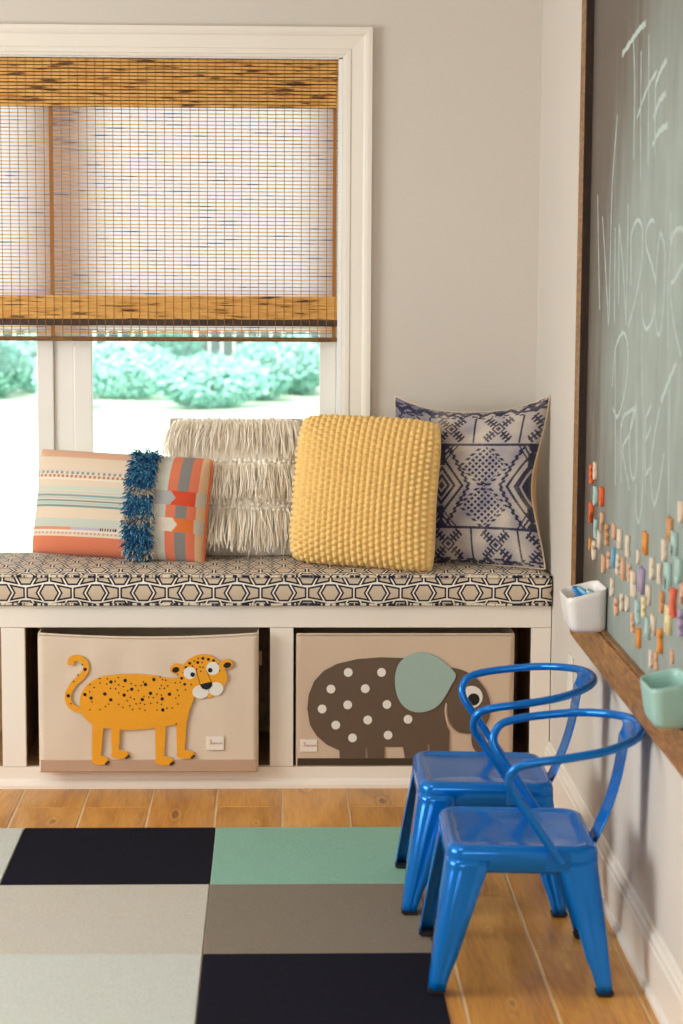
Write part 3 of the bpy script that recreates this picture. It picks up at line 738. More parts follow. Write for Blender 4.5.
# tufted band: looped yarn
t = NT('blue_yarn'); gi = t.n('ShaderNodeNewGeometry')
t.set(t.ramp(gi.outputs['Random Per Island'], [(0, lin('173a5c')), (.35, lin('24608f')), (.7, lin('3f86b3')), (1, lin('6db2c0'))]), .9); M['yarn'] = t.m
M['yarn_cream'] = fabric('cream_yarn', 'd8c2a2', .15)
rs = np.random.RandomState(3)
grid = vs.reshape(ny+1, nx+1, 3)
def lum_pt(u, v): return Vector(grid[int(round(v*ny)), int(round(u*nx))])
for nm, mt, cnt in (('tufted_band', 'yarn', 1900), ('cream_tufts', 'yarn_cream', 300)):
    V = []; F = []
    for k in range(cnt):
        v = rs.uniform(.01, .99)
        if nm == 'cream_tufts': v = rs.choice([.06, .36, .63])+rs.normal()*.022; v = min(max(v, .01), .99)
        elif min(abs(v-c) for c in (.36, .63)) < .022 and rs.rand() < .7: continue
        u = .640+rs.uniform(-.062, .062)
        p = lum_pt(u, v); d = Vector((rs.normal()*.6+(u-.640)*6, rs.normal()*.6+(.7 if v > .93 else 0), 1.0))
        ribbon(V, F, p, d, rs.uniform(.020, .036), .0030, .38, rs, 3)
    link(nm, meshdata(nm, V, F), M[mt], lum, 'stuff')

# ---------------------------------------------------------------- 2 fringed macrame pillow
mac = empty('fringed_pillow'); put(mac, frame_matrix((-.118, .290, ZT-.009), math.radians(5), math.radians(15), math.radians(.3)))
tag(mac, 'cream square pillow covered in knotted rows of long fringe', 'pillow')
MW, MH, MT = .408, .428, .085
nx = ny = 90
M['cream'] = fabric('cream_cotton', 'f3e7d7', .06, 30, 500, .5); 
vs, fs, S, Tt = pillow_surface(MW, MH, MT, nx, ny, (.04, .04), disp=lambda S, T: .0015*np.sin(T*70)*np.sin(S*80), rc=.07); surf_obj('front_panel', vs, fs, M['cream'], mac)
v2, f2, _, _ = pillow_surface(MW, MH, MT*.7, 40, 40, (.04, .04), -1); surf_obj('back_panel', v2, f2, M['cream'], mac)
t = NT('cotton_fringe'); gi = t.n('ShaderNodeNewGeometry')
t.set(t.ramp(gi.outputs['Random Per Island'], [(0, lin('efdfca')), (.5, lin('fbeeda')), (1, lin('fff7ea'))]), .9); M['fringe'] = t.m
grid = vs.reshape(ny+1, nx+1, 3)
rs = np.random.RandomState(8)
for v0, ln, cnt in ((.965, .125, 420), (.63, .120, 380), (.31, .125, 420)):
    V = []; F = []
    for k in range(cnt):
        u = rs.uniform(.015, .985); v = v0+rs.normal()*.008
        p = Vector(grid[int(round(v*ny)), int(round(u*nx))])+Vector((0, 0, .006))
        ribbon(V, F, p, Vector((rs.normal()*.14+(u-.5)*.35, -.8, .55+rs.normal()*.2)), ln*rs.uniform(.75, 1.1), .0024, .30, rs, 5)
    link('fringe', meshdata('fringe', V, F), M['fringe'], mac, 'stuff')
def blob_me(name, rx, ry, rz):
    bm = bmesh.new(); bmesh.ops.create_icosphere(bm, subdivisions=2, radius=1)
    for v in bm.verts: v.co = (v.co.x*rx, v.co.y*ry, v.co.z*rz)
    me = bpy.data.meshes.new(name); bm.to_mesh(me); bm.free(); me.polygons.foreach_set('use_smooth', [True]*len(me.polygons)); return me
knot_me = blob_me('knot', .0075, .0065, .007)
for v0 in (.975, .665, .635, .405, .365, .325):
    n = 26
    for k in range(n):
        u = .03+.94*(k+.5)/n+rs.normal()*.004; v = min(.99, v0+rs.normal()*.005)
        o = link('knot', knot_me, M['fringe'], mac); o.location = Vector(grid[int(round(v*ny)), int(round(u*nx))])+Vector((0, 0, .003)); o.rotation_euler = (0, 0, rs.uniform(-.6, .6))

# ---------------------------------------------------------------- 3 yellow chunky knit pillow
yel = empty('knit_pillow'); put(yel, frame_matrix((.244, .068, ZT-.001), math.radians(14), math.radians(13), math.radians(-1.7)))
tag(yel, 'mustard yellow chunky knit square pillow', 'pillow')
YW, YH, YT = .428, .438, .098
NC, NR = 24, 26
def stitch(S, T):
    u = (S+1)/2*NC; v = (T+1)/2*NR; c = np.floor(u); fu = u-c; fv = (v+.5*(c % 2)) % 1
    return .0105*(np.sin(pi*fu)**.8)*(np.sin(pi*fv)**.7)+.002*np.sin(pi*fu)
def ysag(S, T, X, Y, Z):
    # slumped lower right corner, fuller lower half
    X = X+.012*np.clip(S, 0, 1)**2*np.clip(-T, 0, 1)**2; Y = Y-.010*np.clip(S, 0, 1)**2*np.clip(-T, 0, 1)**3
    Z = Z*(1-.10*T); return X, Y, Z
M['mustard'] = fabric('mustard_yarn', 'fbd083', .06, 40, 700, .4)
nx, ny = NC*7, NR*7
vs, fs, S, Tt = pillow_surface(YW, YH, YT, nx, ny, (.04, .025), 1, ysag, stitch, rc=.09); surf_obj('front_panel', vs, fs, M['mustard'], yel)
v2, f2, _, _ = pillow_surface(YW, YH, YT*.45, nx//2, ny//2, (.04, .025), -1, ysag, stitch, rc=.09); surf_obj('back_panel', v2, f2, M['mustard'], yel)
bead = blob_me('rim_stitch', .006, .0085, .006)
g = vs.reshape(ny+1, nx+1, 3)

# ---------------------------------------------------------------- 4 indigo print pillow
ind = empty('indigo_pillow'); put(ind, frame_matrix((.549, .124, ZT-.004), math.radians(24), math.radians(10), math.radians(2.0)))
tag(ind, 'faded indigo and cream tribal print pillow in the bench corner', 'pillow')
IW, IH, IT = .468, .492, .074
def ind_col(S, Tt):
    u = (S+1)/2; v = (Tt+1)/2; rs = np.random.RandomState(4)
    ink = np.zeros(S.shape)
    A = IW/IH
    # centre band
    mid = (v > .22) & (v < .705); vc = .462
    for uc, sc in ((.375, 1.0), (.985, 1.15), (-.29, 1.0)):
        d = np.abs(u-uc)*1.15+np.abs(v-vc)*.95; d = d/sc
        st_ = np.floor(d*52)/52
        for lo, hi in ((0, .026), (.042, .070), (.086, .112), (.150, .172)): ink[mid & (d >= lo) & (d < hi)] = 1
        stair = (np.abs(u-uc)+.012*np.floor((v*60) % 2))*1.15+np.abs(v-vc)*.72
        ink[mid & (stair > .205*sc) & (stair < .23*sc)] = 1
        ink[mid & (np.abs(u-uc) < .018) & (np.abs(v-vc) > .12) & (np.abs(v-vc) < .2)] = 1
        for sg in (-1, 1):      # half diamonds on the band's edges
            d2 = np.abs(u-uc)*1.1+np.abs(v-(vc+sg*.243)); ink[mid & (d2 < .05)] = 1; ink[mid & (d2 > .068) & (d2 < .085)] = 1; ink[mid & (d2 > .105) & (d2 < .118)] = 1
    for uc in (.66, .02):       # two stacked diamonds of dots
        for sg in (-1, 1):
            d = np.abs(u-uc)*.85+np.abs(v-(vc+sg*.118)); a_ = (u-uc)*.85+(v-vc); b_ = (u-uc)*.85-(v-vc)
            chk = (np.sin(a_*2*pi/.038) > -.38) & (np.sin(b_*2*pi/.038) > -.38)
            ink[mid & (d < .122) & chk] = 1
            tooth = (np.sin((v-vc)*2*pi/.03) > 0)
            ink[mid & (d > .128) & (d < .150) & tooth] = 1
    # right dark blocks
    d = np.abs(u-1.0)*1.3+np.abs(v-vc)*.9; ink[mid & (d < .14)] = 1; ink[mid & (np.abs(d-.09) < .012)] = 0
    # snowflake motifs in the upper and lower bands
    for vc2 in (.815, .115):
        bandm = (np.abs(v-vc2) < .092)
        for uc in (.42, .73, .12, 1.02):
            x = (u-uc)*1.0; y = (v-vc2)*1.05; d1 = np.abs(x)+np.abs(y); ax, ay = np.abs(x), np.abs(y)
            ink[bandm & (d1 < .018)] = 1; ink[bandm & (d1 > .032) & (d1 < .047)] = 1
            ink[bandm & (np.abs(ax-ay) < .009) & (d1 < .16) & (d1 > .05)] = 1
            for q in (.075, .11, .145): ink[bandm & (np.abs(d1-q) < .010) & (np.abs(ax-ay) < .04)] = 1
        for ul in (.265, .575, .88): ink[bandm & (np.abs(u-ul) < .006)] = 1
    for vl in (.215, .708): ink[np.abs(v-vl) < .0075] = 1
    top = v > .915; zig = np.abs(((u*9) % 1)-.5)*.09; ink[top & (v-.93 > zig-.02) & (v-.93 < zig+.012)] = 1
    for _ in range(260):
        cu, cv = rs.rand(), rs.uniform(.90, 1.0)
        if rs.rand() < .5: cv = rs.uniform(0, .035)
        ink[(np.abs(u-cu) < rs.uniform(.006, .02)) & (np.abs(v-cv) < .006)] = 1
    # wear and cloth fade
    wob = np.zeros(S.shape)
    for _ in range(40):
        kx, ky, ph = rs.normal()*22, rs.normal()*22, rs.uniform(0, 6); wob += np.sin(kx*u+ky*v+ph)
    wob = wob/9
    fine = rs.normal(size=S.shape)*.09
    amt = np.clip(ink*(1.0+.18*wob)+fine, 0, 1)
    stain = np.clip(.36+.30*wob+np.where(u < .42, (.42-u)*1.9, 0), 0, .85)
    basec = L3('d2c4b4')*(1-stain[..., None])+L3('6f6b8c')*stain[..., None]
    return basec*(1-amt[..., None])+L3('262542')*amt[..., None]
nx, ny = 240, 260
M['indigo'] = vcol('indigo_print', 800); M['indback'] = fabric('tan_backing', 'c89a5e', .06); M['creampipe'] = fabric('cream_piping', 'e3cdb0', .05)
def isag(S, T, X, Y, Z):
    Y = Y-.040*(1-np.abs(S)**2.6)*np.clip(T, 0, 1)**4
    X = X-.034*np.clip(S, 0, 1)**3*np.exp(-((T+.05)/.55)**2); X = X+.010*np.clip(S, 0, 1)**3*np.clip(-T-.55, 0, 1)
    return X, Y, Z
def puff(S, T, X, Y, Z, e):   # the backing bulges past the seam on the wall side
    X = X+.018*np.clip(S, 0, 1)**4*(e/(e.max()))**.30*np.exp(-((T+.05)/.6)**2)*1.15
    return X, Y, Z
vs, fs, S, Tt = pillow_surface(IW, IH, IT, nx, ny, (.05, .035), 1, isag, rc=0); surf_obj('front_panel', vs, fs, M['indigo'], ind, ind_col(S, Tt))
v2, f2, _, _ = pillow_surface(IW, IH, IT*.55, 80, 80, (.05, .035), -1, isag, None, .42, puff, rc=0); surf_obj('back_panel', v2, f2, M['indback'], ind)
piping('edge_piping', vs, nx, ny, .0030, M['creampipe'], ind, 4)

# ================================================================ kids' steel armchairs
def make_chair(label, loc, rz):
    root = empty('child_armchair', loc, rz); tag(root, label, 'chair', 'blue metal chairs along the chalkboard wall')
    mt = M['blue']
    # seat pan with folded skirt and raised rim
    loops = [(.152, .034, .246), (.1550, .036, .250), (.1555, .038, .286), (.153, .040, .2945), (.147, .039, .2995), (.139, .036, .3010), (.132, .032, .2995), (.127, .029, .2965), (.121, .027, .2955), (.06, .02, .2950)]
    vs = []; fs = []; n = 4*7
    for h, r, z in loops: vs += [(x, y*1.06, z) for x, y in rounded_rect(h, h, r, 6)]
    for j in range(len(loops)-1):
        for k in range(n): k2 = (k+1) % n; fs.append((j*n+k, j*n+k2, (j+1)*n+k2, (j+1)*n+k))
    fs.append(tuple((len(loops)-1)*n+k for k in range(n)))
    o = link('seat', meshdata('seat', vs, fs, True), mt, root)
    md = o.modifiers.new('thickness', 'SOLIDIFY'); md.thickness = .0016; md.offset = -1
    # legs: folded sheet, wide at the top, narrow at the foot, with a pressed rib on each face
    lv = []; lf = []
    Z = [.272, .258, .246, .21, .17, .13, .10, .075, .055, .04, .025, .008]
    m = None
    for z in Z:
        f = max(0, (.262-z)/.262); C = .1545+.0340*f+.0015*math.sin(f*pi)
        wd = .084-.050*f if z > .075 else .084-.050*((.262-.075)/.262)-.0165*(1-((z-.008)/.067)**1.0)**.7
        r = .034-.020*f
        sec = [(C-wd, C), (C-wd*.72, C), (C-wd*.66, C-.0006*min(1, f*3)), (C-wd*.52, C-.0006*min(1, f*3)), (C-wd*.46, C)]
        sec += [(C-r+r*math.sin(a), C-r+r*math.cos(a)) for a in [pi/2*k/6 for k in range(7)]]
        sec += [(C, C-wd*.46), (C-.0006*min(1, f*3), C-wd*.52), (C-.0006*min(1, f*3), C-wd*.66), (C, C-wd*.72), (C, C-wd)]
        m = len(sec); lv += [(x, y, z) for x, y in sec]
    for j in range(len(Z)-1):
        for k in range(m-1): lf.append((j*m+k, (j+1)*m+k, (j+1)*m+k+1, j*m+k+1))
    leg_me = meshdata('leg', lv, lf, True)
    # rubber shoe
    C = .1878; fm = bmesh.new(); addbox(fm, C-.034, C+.0015, C-.034, C+.0015, 0, .0135); bmesh.ops.bevel(fm, geom=fm.edges[:], offset=.004, segments=2, affect='EDGES')
    foot_me = bpy.data.meshes.new('rubber_foot'); fm.to_mesh(foot_me); fm.free()
    for q in range(4):
        l = link('leg', leg_me, mt, root); l.scale = ((1, -1, -1, 1)[q], (1.06, 1.06, -1.06, -1.06)[q], 1)
        md = l.modifiers.new('thickness', 'SOLIDIFY'); md.thickness = .0022; md.offset = 0
        link('rubber_foot', foot_me, M['rubber'], l)
    # arm hoop: one bent tube, front of the chair = -x
    half = [(.255, 0, .5215), (.243, -.075, .520), (.205, -.140, .5145), (.145, -.186, .506), (.065, -.201, .4945), (.010, -.198, .4855), (-.022, -.192, .474), (-.036, -.184, .452), (-.034, -.178, .430), (-.018, -.173, .404), (.012, -.173, .363), (.045, -.1715, .315), (.068, -.1705, .283), (.078, -.170, .270)]
    other = [(x, -y, z) for x, y, z in half[1:]]
    path = catmull(other[::-1]+half, 7)
    a, b = tube_geo(path, .0092, 12); link('arm_hoop', meshdata('arm_hoop', a, b, True), mt, root)
    for sgn in (-1, 1):
        fb = bmesh.new(); addbox(fb, .045, .095, sgn*.1662-.0012, sgn*.1662+.0012, .252, .292); bmesh.ops.bevel(fb, geom=fb.edges[:], offset=.001, segments=1, affect='EDGES'); bm_obj('arm_bracket', fb, mt, root)
    # back strap flaring into the hoop
    hb = catmull([(x, -y, z) for x, y, z in half[1:5]][::-1]+half[:5], 10); ys = [p.y for p in hb]
    def hoop_at(y): 
        p = min(hb, key=lambda q: abs(q.y-y)); return p
    rows = []; N = 16
    for k in range(8):
        s = k/7; hw = .040+.018*s**1.5
        rows.append([Vector((.156+.063*s+.012*math.sin(pi*s), -hw+2*hw*i/N, .262+.228*s)) for i in range(N+1)])
    last = rows[-1]
    for k in range(1, 9):
        s = k/8; hw = .058+.072*s**2.0
        row = []
        for i in range(N+1):
            y = -hw+2*hw*i/N; h = hoop_at(y); b0 = Vector((.219+.012*s, y, .490+.022*s))
            tgt = Vector((h.x-.004, y, h.z)); row.append(b0.lerp(tgt, s**1.6))
        rows.append(row)
    V = [p for r_ in rows for p in r_]; F = []
    for j in range(len(rows)-1):
        for i in range(N): F.append((j*(N+1)+i, j*(N+1)+i+1, (j+1)*(N+1)+i+1, (j+1)*(N+1)+i))
    o = link('back_strap', meshdata('back_strap', V, F, True), mt, root); md = o.modifiers.new('thickness', 'SOLIDIFY'); md.thickness = .003; md.offset = 0
    root.rotation_euler = (0, .0160, rz); root.location.z = .0030      # front feet stand on the rug's edge
    return root
make_chair('blue glossy metal child armchair nearest the camera', (.508, -1.500, 0), math.radians(-1.0))
make_chair('blue glossy metal child armchair behind, nearer the toy bench', (.485, -.985, 0), math.radians(-1.0))

# ================================================================ chalkboard on the right wall
FY0, FY1, FZ0, FZ1 = -2.98, -.540, .540, 2.50      # outer frame; XW - .027 is its face
board = empty('chalkboard', (XW, (FY0+FY1)/2, FZ0)); tag(board, 'large framed green-grey chalkboard on the right wall', 'chalkboard')
binv = Matrix.Translation(-Vector(board.location))
def bpart(o): o.parent = board; o.matrix_parent_inverse = binv; return o
t = NT('slate'); v = t.coord('Object', (1, 1, .55)); v3 = t.coord('Object', (1, 2.2, .35))
dust = t.noise(v3, 3.0, 5, .62, .8); fine = t.noise(v, 14, 4)
geo = t.n('ShaderNodeTexCoord'); sp = t.n('ShaderNodeSeparateXYZ'); t.l(geo.outputs['Object'], sp.inputs[0])
# dusty grey-green middle of the board; darker and browner towards the upper far corner
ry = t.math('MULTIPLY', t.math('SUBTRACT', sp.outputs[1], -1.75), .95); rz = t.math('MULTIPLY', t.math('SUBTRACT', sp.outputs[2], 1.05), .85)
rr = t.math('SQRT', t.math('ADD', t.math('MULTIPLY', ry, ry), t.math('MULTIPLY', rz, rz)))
mid_dist = t.math('ADD', rr, t.math('MULTIPLY', t.math('SUBTRACT', dust, .5), .7))
wm = t.ramp(mid_dist, [(.62, (1, 1, 1)), (1.10, (0, 0, 0))])
brown_tone = t.mix(fine, lin('5a4f45'), lin('6b6056'))
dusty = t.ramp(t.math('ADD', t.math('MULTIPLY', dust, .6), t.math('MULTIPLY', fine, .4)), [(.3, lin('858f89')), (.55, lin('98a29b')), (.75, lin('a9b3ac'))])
t.set(t.mix(wm, brown_tone, dusty), .55); t.bump(fine, .05, .001); M['slate'] = t.m
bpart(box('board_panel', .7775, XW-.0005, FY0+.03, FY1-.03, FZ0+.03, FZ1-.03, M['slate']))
FX = XW-.027; FW = .070; FB = .085
bpart(box('frame_stile', FX, XW-.0005, FY1-FW, FY1, FZ0, FZ1, M['frame_v'] if 'frame_v' in M else M['frame'], None, .0015, 1))
bpart(box('frame_stile', FX, XW-.0005, FY0, FY0+FW, FZ0, FZ1, M['frame'], None, .0015, 1))
bpart(box('frame_rail', FX-.001, XW-.0005, FY0+FW, FY1-FW+.004, FZ0, FZ0+FB, M['frame'], None, .0015, 1))
bpart(box('frame_rail', FX, XW-.0005, FY0+FW, FY1-FW, FZ1-FW, FZ1, M['frame'], None, .0015, 1))
M['dark_lip'] = wood('dark_walnut', '1d1108', '2e1c0e', '3f2814', (9, 9, 1.6), rough=.6)
bpart(box('inner_lip', FX+.001, .7772, FY1-FW-.006, FY1-FW-.0005, FZ0+FB, FZ1-FW, M['dark_lip']))
bpart(box('chalk_bead', XW-.020, .7775, FY0+FW, FY1-FW, FZ0+FB, FZ0+FB+.006, M['bead'] if 'bead' in M else M['frame'], None, .001, 1))
CHALK = {
 'THE': [
  [(-1.042,1.946),(-1.177,1.967),(-1.263,1.979),(-1.337,1.983)],
  [(-1.189,1.958),(-1.214,1.859),(-1.223,1.705)],
  [(-1.287,1.930),(-1.298,1.798),(-1.316,1.660)],
  [(-1.376,1.954),(-1.391,1.809),(-1.403,1.683)],
  [(-1.255,1.793),(-1.366,1.844),(-1.482,1.873)],
  [(-1.466,1.846),(-1.475,1.704)],
  [(-1.466,1.846),(-1.522,1.870),(-1.586,1.885)],
  [(-1.455,1.780),(-1.511,1.808),(-1.585,1.820)],
  [(-1.447,1.725),(-1.519,1.748),(-1.612,1.756)],
 ],
 'WINDSOR': [
  [(-0.725,1.643),(-0.756,1.512),(-0.794,1.371)],
  [(-0.807,1.591),(-0.868,1.471),(-0.931,1.336)],
  [(-0.994,1.816),(-0.944,1.672),(-0.935,1.552),(-0.936,1.350)],
  [(-0.996,1.563),(-1.012,1.348)],
  [(-1.049,1.571),(-1.068,1.390)],
  [(-1.049,1.571),(-1.117,1.473),(-1.173,1.347)],
  [(-1.168,1.613),(-1.170,1.473),(-1.173,1.347)],
  [(-1.211,1.542),(-1.225,1.435)],
  [(-1.211,1.542),(-1.252,1.567),(-1.306,1.574),(-1.352,1.551),(-1.351,1.481),(-1.275,1.398),(-1.203,1.348)],
  [(-1.493,1.567),(-1.453,1.571),(-1.404,1.554),(-1.405,1.518),(-1.475,1.478),(-1.520,1.439),(-1.508,1.378),(-1.431,1.347),(-1.376,1.371),(-1.363,1.422)],
  [(-1.564,1.552),(-1.531,1.503),(-1.521,1.432),(-1.530,1.368),(-1.563,1.339),(-1.598,1.363),(-1.617,1.440),(-1.611,1.510),(-1.565,1.545)],
  [(-1.662,1.588),(-1.672,1.510),(-1.654,1.441),(-1.670,1.320)],
  [(-1.672,1.510),(-1.696,1.540),(-1.765,1.551),(-1.811,1.539),(-1.822,1.509),(-1.801,1.486),(-1.725,1.452),(-1.682,1.438),(-1.718,1.374),(-1.806,1.306)],
 ],
 'PROJECT': [
  [(-1.033,1.287),(-1.074,0.980)],
  [(-1.003,1.201),(-1.033,1.287),(-1.135,1.329),(-1.203,1.299),(-1.199,1.234),(-1.143,1.170),(-1.080,1.137),(-1.018,1.152)],
  [(-1.135,1.126),(-1.153,0.994)],
  [(-1.136,1.117),(-1.172,1.146),(-1.234,1.159),(-1.303,1.173),(-1.309,1.161),(-1.241,1.109),(-1.163,1.073),(-1.214,1.028),(-1.270,0.989)],
  [(-1.318,1.183),(-1.253,1.118),(-1.262,1.050),(-1.308,1.019),(-1.343,1.054),(-1.336,1.142),(-1.318,1.183)],
  [(-1.383,1.290),(-1.392,1.225),(-1.420,1.140),(-1.427,0.996),(-1.388,0.935),(-1.347,0.966),(-1.348,1.013)],
  [(-1.440,1.162),(-1.461,1.004)],
  [(-1.440,1.162),(-1.511,1.196)],
  [(-1.446,1.114),(-1.510,1.152)],
  [(-1.456,1.043),(-1.527,1.072)],
  [(-1.602,1.199),(-1.546,1.131),(-1.516,1.055),(-1.559,0.995),(-1.613,1.037),(-1.656,1.109)],
  [(-1.696,1.244),(-1.717,0.995)],
  [(-1.611,1.209),(-1.689,1.255),(-1.764,1.295)],
 ],
}
LETTERS = [
 (-0.740,0.971,0.045,'orange'), (-0.797,0.985,0.043,'cream'), (-0.813,0.926,0.046,'mint'), (-0.905,0.934,0.046,'orange'),
 (-0.756,0.878,0.051,'orange'), (-0.920,0.877,0.043,'peach'), (-0.831,0.848,0.045,'mint'), (-0.881,0.828,0.040,'cream'),
 (-0.997,0.856,0.048,'tan'), (-0.734,0.798,0.029,'amber'), (-0.807,0.794,0.048,'cream'), (-1.088,0.875,0.036,'peach'),
 (-1.172,0.870,0.044,'cream'), (-1.285,0.870,0.046,'cream'), (-1.491,0.905,0.046,'amber'), (-1.406,0.863,0.029,'cream'),
 (-1.860,1.015,0.041,'cream'), (-1.754,0.969,0.046,'tan'), (-1.807,0.945,0.050,'mint'), (-1.703,0.920,0.043,'cream'),
 (-0.951,0.780,0.042,'peach'), (-1.026,0.802,0.041,'peach'), (-1.090,0.817,0.045,'sky'), (-1.158,0.811,0.045,'cream'),
 (-1.226,0.812,0.049,'peach'), (-1.310,0.814,0.039,'peach'), (-1.371,0.800,0.055,'cream'), (-1.460,0.822,0.054,'lilac'),
 (-1.577,0.864,0.045,'cream'), (-1.661,0.866,0.040,'cream'), (-1.751,0.874,0.055,'mint'), (-1.853,0.901,0.050,'mint'),
 (-1.083,0.746,0.041,'cream'), (-1.142,0.712,0.041,'peach'), (-1.216,0.734,0.040,'cream'), (-1.288,0.742,0.035,'cream'),
 (-1.422,0.748,0.047,'mint'), (-1.491,0.770,0.042,'yellow'), (-1.539,0.803,0.041,'cream'), (-1.364,0.714,0.041,'peach'),
 (-1.435,0.694,0.042,'amber'), (-1.537,0.734,0.045,'mint'), (-1.601,0.751,0.041,'cream'), (-1.692,0.813,0.044,'tan'),
 (-1.818,0.834,0.054,'coral'), (-1.768,0.791,0.054,'yellow'), (-1.887,0.806,0.049,'lilac'), (-1.899,0.863,0.041,'peach'),
 (-1.685,0.734,0.052,'amber'), (-1.585,0.678,0.036,'cream'), (-1.641,0.685,0.036,'peach'), (-1.804,0.724,0.027,'peach'),
]

for word, strokes in CHALK.items():
    V = []; F = []
    for s_, st_ in enumerate(strokes):
        p = catmull([(0, y, z) for y, z in st_], 8); bold = .0085 if (word == 'THE' and s_ in (0, 6, 7, 8)) or (word == 'PROJECT' and s_ == 12) else .0060
        b0 = len(V)
        for i, q in enumerate(p):
            d = (p[min(i+1, len(p)-1)]-p[max(i-1, 0)]).normalized(); nn = Vector((0, -d.z, d.y)); ww = bold*(.8+.25*math.sin(i*1.7+s_))
            V += [Vector((.77715, q.y, q.z))+nn*ww, Vector((.7767, q.y, q.z))+nn*ww*.5, Vector((.7767, q.y, q.z))-nn*ww*.5, Vector((.77715, q.y, q.z))-nn*ww]
        for i in range(len(p)-1):
            for k in range(3): F.append((b0+i*4+k, b0+i*4+k+1, b0+(i+1)*4+k+1, b0+(i+1)*4+k))
    bpart(link('chalk_word', meshdata('chalk_word', V, F), M['chalk']))

# ---------------------------------------------------------------- letter magnets
LC = {'orange': 'f0662c', 'cream': 'ecd8c2', 'mint': 'b4d2cc', 'peach': 'e9b491', 'tan': 'd59c6b', 'amber': 'ee9a48', 'sky': '74b7d8', 'lilac': 'b3a0bf', 'coral': 'ef6a4a', 'yellow': 'f5e0ac', 'blue': '2b86cf', 'red': 'e2532f'}
LM = {k: paint('magnet_'+k, c, .45, .05, 40) for k, c in LC.items()}
GL = {}
def glyph(ch):
    if ch not in GL:
        cu = bpy.data.curves.new('g', 'FONT'); cu.body = ch; cu.size = 1.35; cu.extrude = .12; cu.offset = .035; cu.bevel_depth = .02; cu.bevel_resolution = 1; cu.resolution_u = 3; cu.align_x = 'CENTER'
        to = bpy.data.objects.new('g', cu); me = bpy.data.meshes.new_from_object(to); bpy.data.objects.remove(to); bpy.data.curves.remove(cu)
        me.materials.clear(); zs = [v.co.y for v in me.vertices]; y0, y1 = min(zs), max(zs); xs = [v.co.x for v in me.vertices]; xm = (min(xs)+max(xs))/2
        for v in me.vertices: v.co.x = (v.co.x-xm)/(y1-y0)*.92; v.co.y = (v.co.y-(y0+y1)/2)/(y1-y0)
        me.materials.append(None); GL[ch] = me
    return GL[ch]
def magnet(ch, colr, loc, h, rot3, tilt=0):
    me = glyph(ch); o = bpy.data.objects.new('letter_magnet', me); COL.objects.link(o)
    o.material_slots[0].link = 'OBJECT'; o.material_slots[0].material = LM[colr]
    m = rot3 @ Matrix.Rotation(tilt, 3, 'Z'); mm = m.to_4x4() @ Matrix.Diagonal((h*.82, h, h*.62, 1)); mm.translation = loc; o.matrix_world = mm
    return o
WALLROT = Matrix(((0, 0, -1), (-1, 0, 0), (0, 1, 0)))
cnt = {}
rs = np.random.RandomState(21)
for (y, z, h, c) in sorted(LETTERS, key=lambda q: -q[0]):
    k = cnt.get(c, 0); cnt[c] = k+1
    ch = 'EBRSAHKNPDGMU'[rs.randint(13)]
    o = magnet(ch, c, (.7772-.14*.62*h-.0002, y, z), h, WALLROT, rs.normal()*.08)
    tot = sum(1 for q in LETTERS if q[3] == c)
    lab = ('only %s letter magnet stuck on the chalkboard' % c) if tot == 1 else ('%s letter magnet on the chalkboard, %s %s one counting from the far frame' % (c, ORD[k], c))
    tag(o, lab, 'letter magnet', 'letter magnets scattered over the chalkboard')

# ---------------------------------------------------------------- magnetic cups
def cup(name, label, mat, yc, wy, dx, z0, hf, hb, xw=.7762):
    root = empty(name, (xw-dx/2, yc, z0)); tag(root, label, 'cup')
    n = 8; lev = 7; vs = []; fs = []; N = 4*(n+1)
    def ring(f, inset):
        s = .86+.14*f**.8; r_ = []
        for x, y in rounded_rect(dx/2*s-inset, wy/2*s-inset, .024*s-inset*.6, n):
            xx = x+(dx/2)*(1-s); zt = hf+(hb-hf)*((x+dx/2)/dx)
            r_.append((xx, y, max(.0, zt*f)))
        return r_
    rings = [[(x*.9+dx*.012, y*.9, 0) for x, y, z in ring(0, 0)]]+[ring(k/lev, 0) for k in range(lev+1)]
    rings[1] = [(x, y, .006) for x, y, z in rings[1]]
    top = ring(1, 0); rings.append([(x*.985, y*.985, z+.0012) for x, y, z in top]); rings.append([(x, y, z) for x, y, z in ring(1, .0035)])
    for k in range(lev-1, 0, -1): rings.append(ring(k/lev, .0035))
    rings.append([(x, y, .006) for x, y, z in ring(0, .006)])
    for r_ in rings: vs += r_
    for j in range(len(rings)-1):
        for k in range(N): k2 = (k+1) % N; fs.append((j*N+k, j*N+k2, (j+1)*N+k2, (j+1)*N+k))
    fs.append(tuple(range(N))[::-1]); fs.append(tuple((len(rings)-1)*N+k for k in range(N)))
    link('cup_shell', meshdata('cup_shell', vs, fs, True), mat, root)
    box('magnet_strip', dx/2+.0002, dx/2+.0008, -wy*.3, wy*.3, hb*.3, hb*.8, M['rubber'], root)
    return root
cup('storage_cup', 'white magnetic cup of plastic letters on the chalkboard ledge', M['cupwhite'], -.940, .152, .096, .6265, .080, .104)
cup('storage_cup', 'teal magnetic cup on the chalkboard ledge at the picture edge', M['cupteal'], -1.945, .140, .080, .6265, .074, .092)
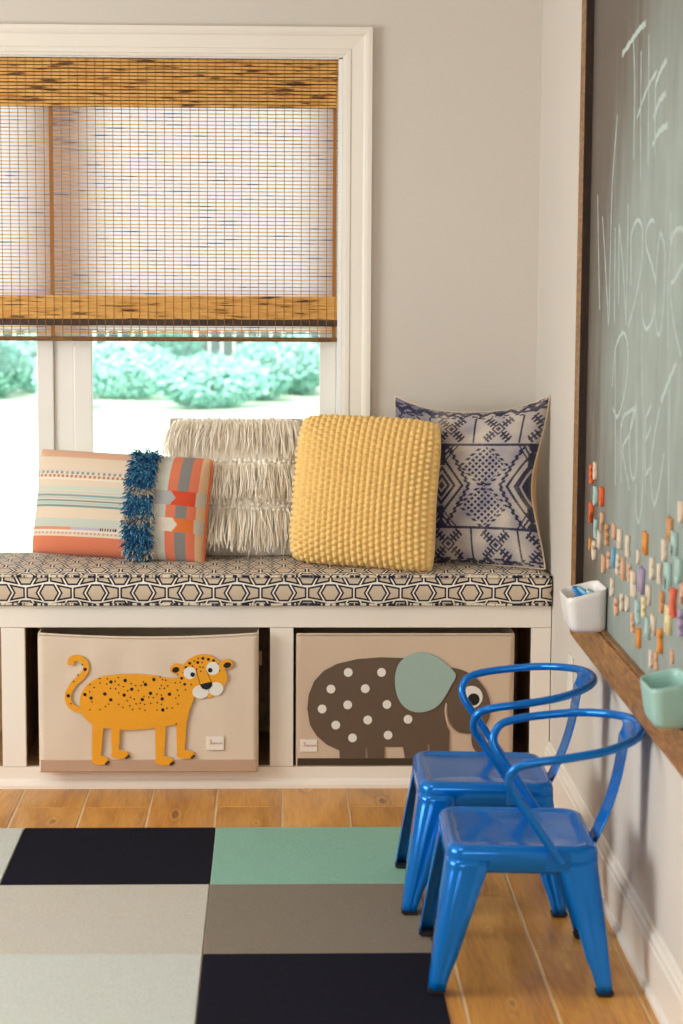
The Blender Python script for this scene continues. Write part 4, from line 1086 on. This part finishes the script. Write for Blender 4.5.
for ch, c, x_, y_, z_, rx, rz_, lab in (
        ('B', 'blue', -.050, .030, .074, .45, .3, 'blue plastic letter at the back of the white cup'),
        ('E', 'blue', -.060, -.012, .066, .35, -.4, 'blue plastic letter in the middle of the white cup'),
        ('A', 'sky', -.042, .004, .078, .5, 1.0, 'sky blue plastic letter on top of the heap in the white cup'),
        ('S', 'mint', -.026, -.030, .078, .4, .8, 'mint plastic letter by the board side of the white cup'),
        ('L', 'red', -.068, -.044, .062, .3, .1, 'red plastic letter at the front of the white cup')):
    o = magnet(ch, c, (.7762+x_, -.940+y_, .6265+z_+.007), .044, Matrix.Rotation(rz_, 3, 'Z') @ Matrix.Rotation(rx, 3, 'X')); tag(o, lab, 'letter magnet', 'plastic letters in the white cup')

# ---------------------------------------------------------------- outlet
ot = empty('wall_outlet', (XW, -.40, .40)); tag(ot, 'white electrical outlet plate low on the right wall by the bench', 'outlet')
box('cover_plate', -.006, -.0003, -.036, .036, -.058, .058, M['outlet'], ot, .002)
for z in (-.022, .022): box('socket', -.0085, -.0062, -.016, .016, z-.014, z+.014, M['outlet'], ot, .001, 1)

# ================================================================ carpet tile rug
rug = empty('area_rug', (-.151, -.4348, 0)); tag(rug, 'patchwork rug of square carpet tiles on the wood floor', 'rug')
CT = {'n': carpet('navy_carpet', '1f1f29', .25), 'm': carpet('mint_carpet', '90bba8'), 'b': carpet('beige_carpet', 'c9c2b6'), 't': carpet('taupe_carpet', '8a7e70'), 'p': carpet('pale_carpet', 'cdcfc8')}
tile_me = box_me('carpet_tile', .0008, .4992, -.4992, -.0008, .0004, .0060, .002, 1); tile_me.materials.append(None)
rows = ['tmpnm', 'nptbt', 'mbnpn', 'pnmtb', 'btpnm']
for r_, rw in enumerate(rows):
    for c_, ch in enumerate(rw):
        o = bpy.data.objects.new('carpet_tile', tile_me); COL.objects.link(o); o.parent = rug
        o.material_slots[0].link = 'OBJECT'; o.material_slots[0].material = CT[ch]
        o.location = (-2.0+.5*c_, -.5*r_, 0)
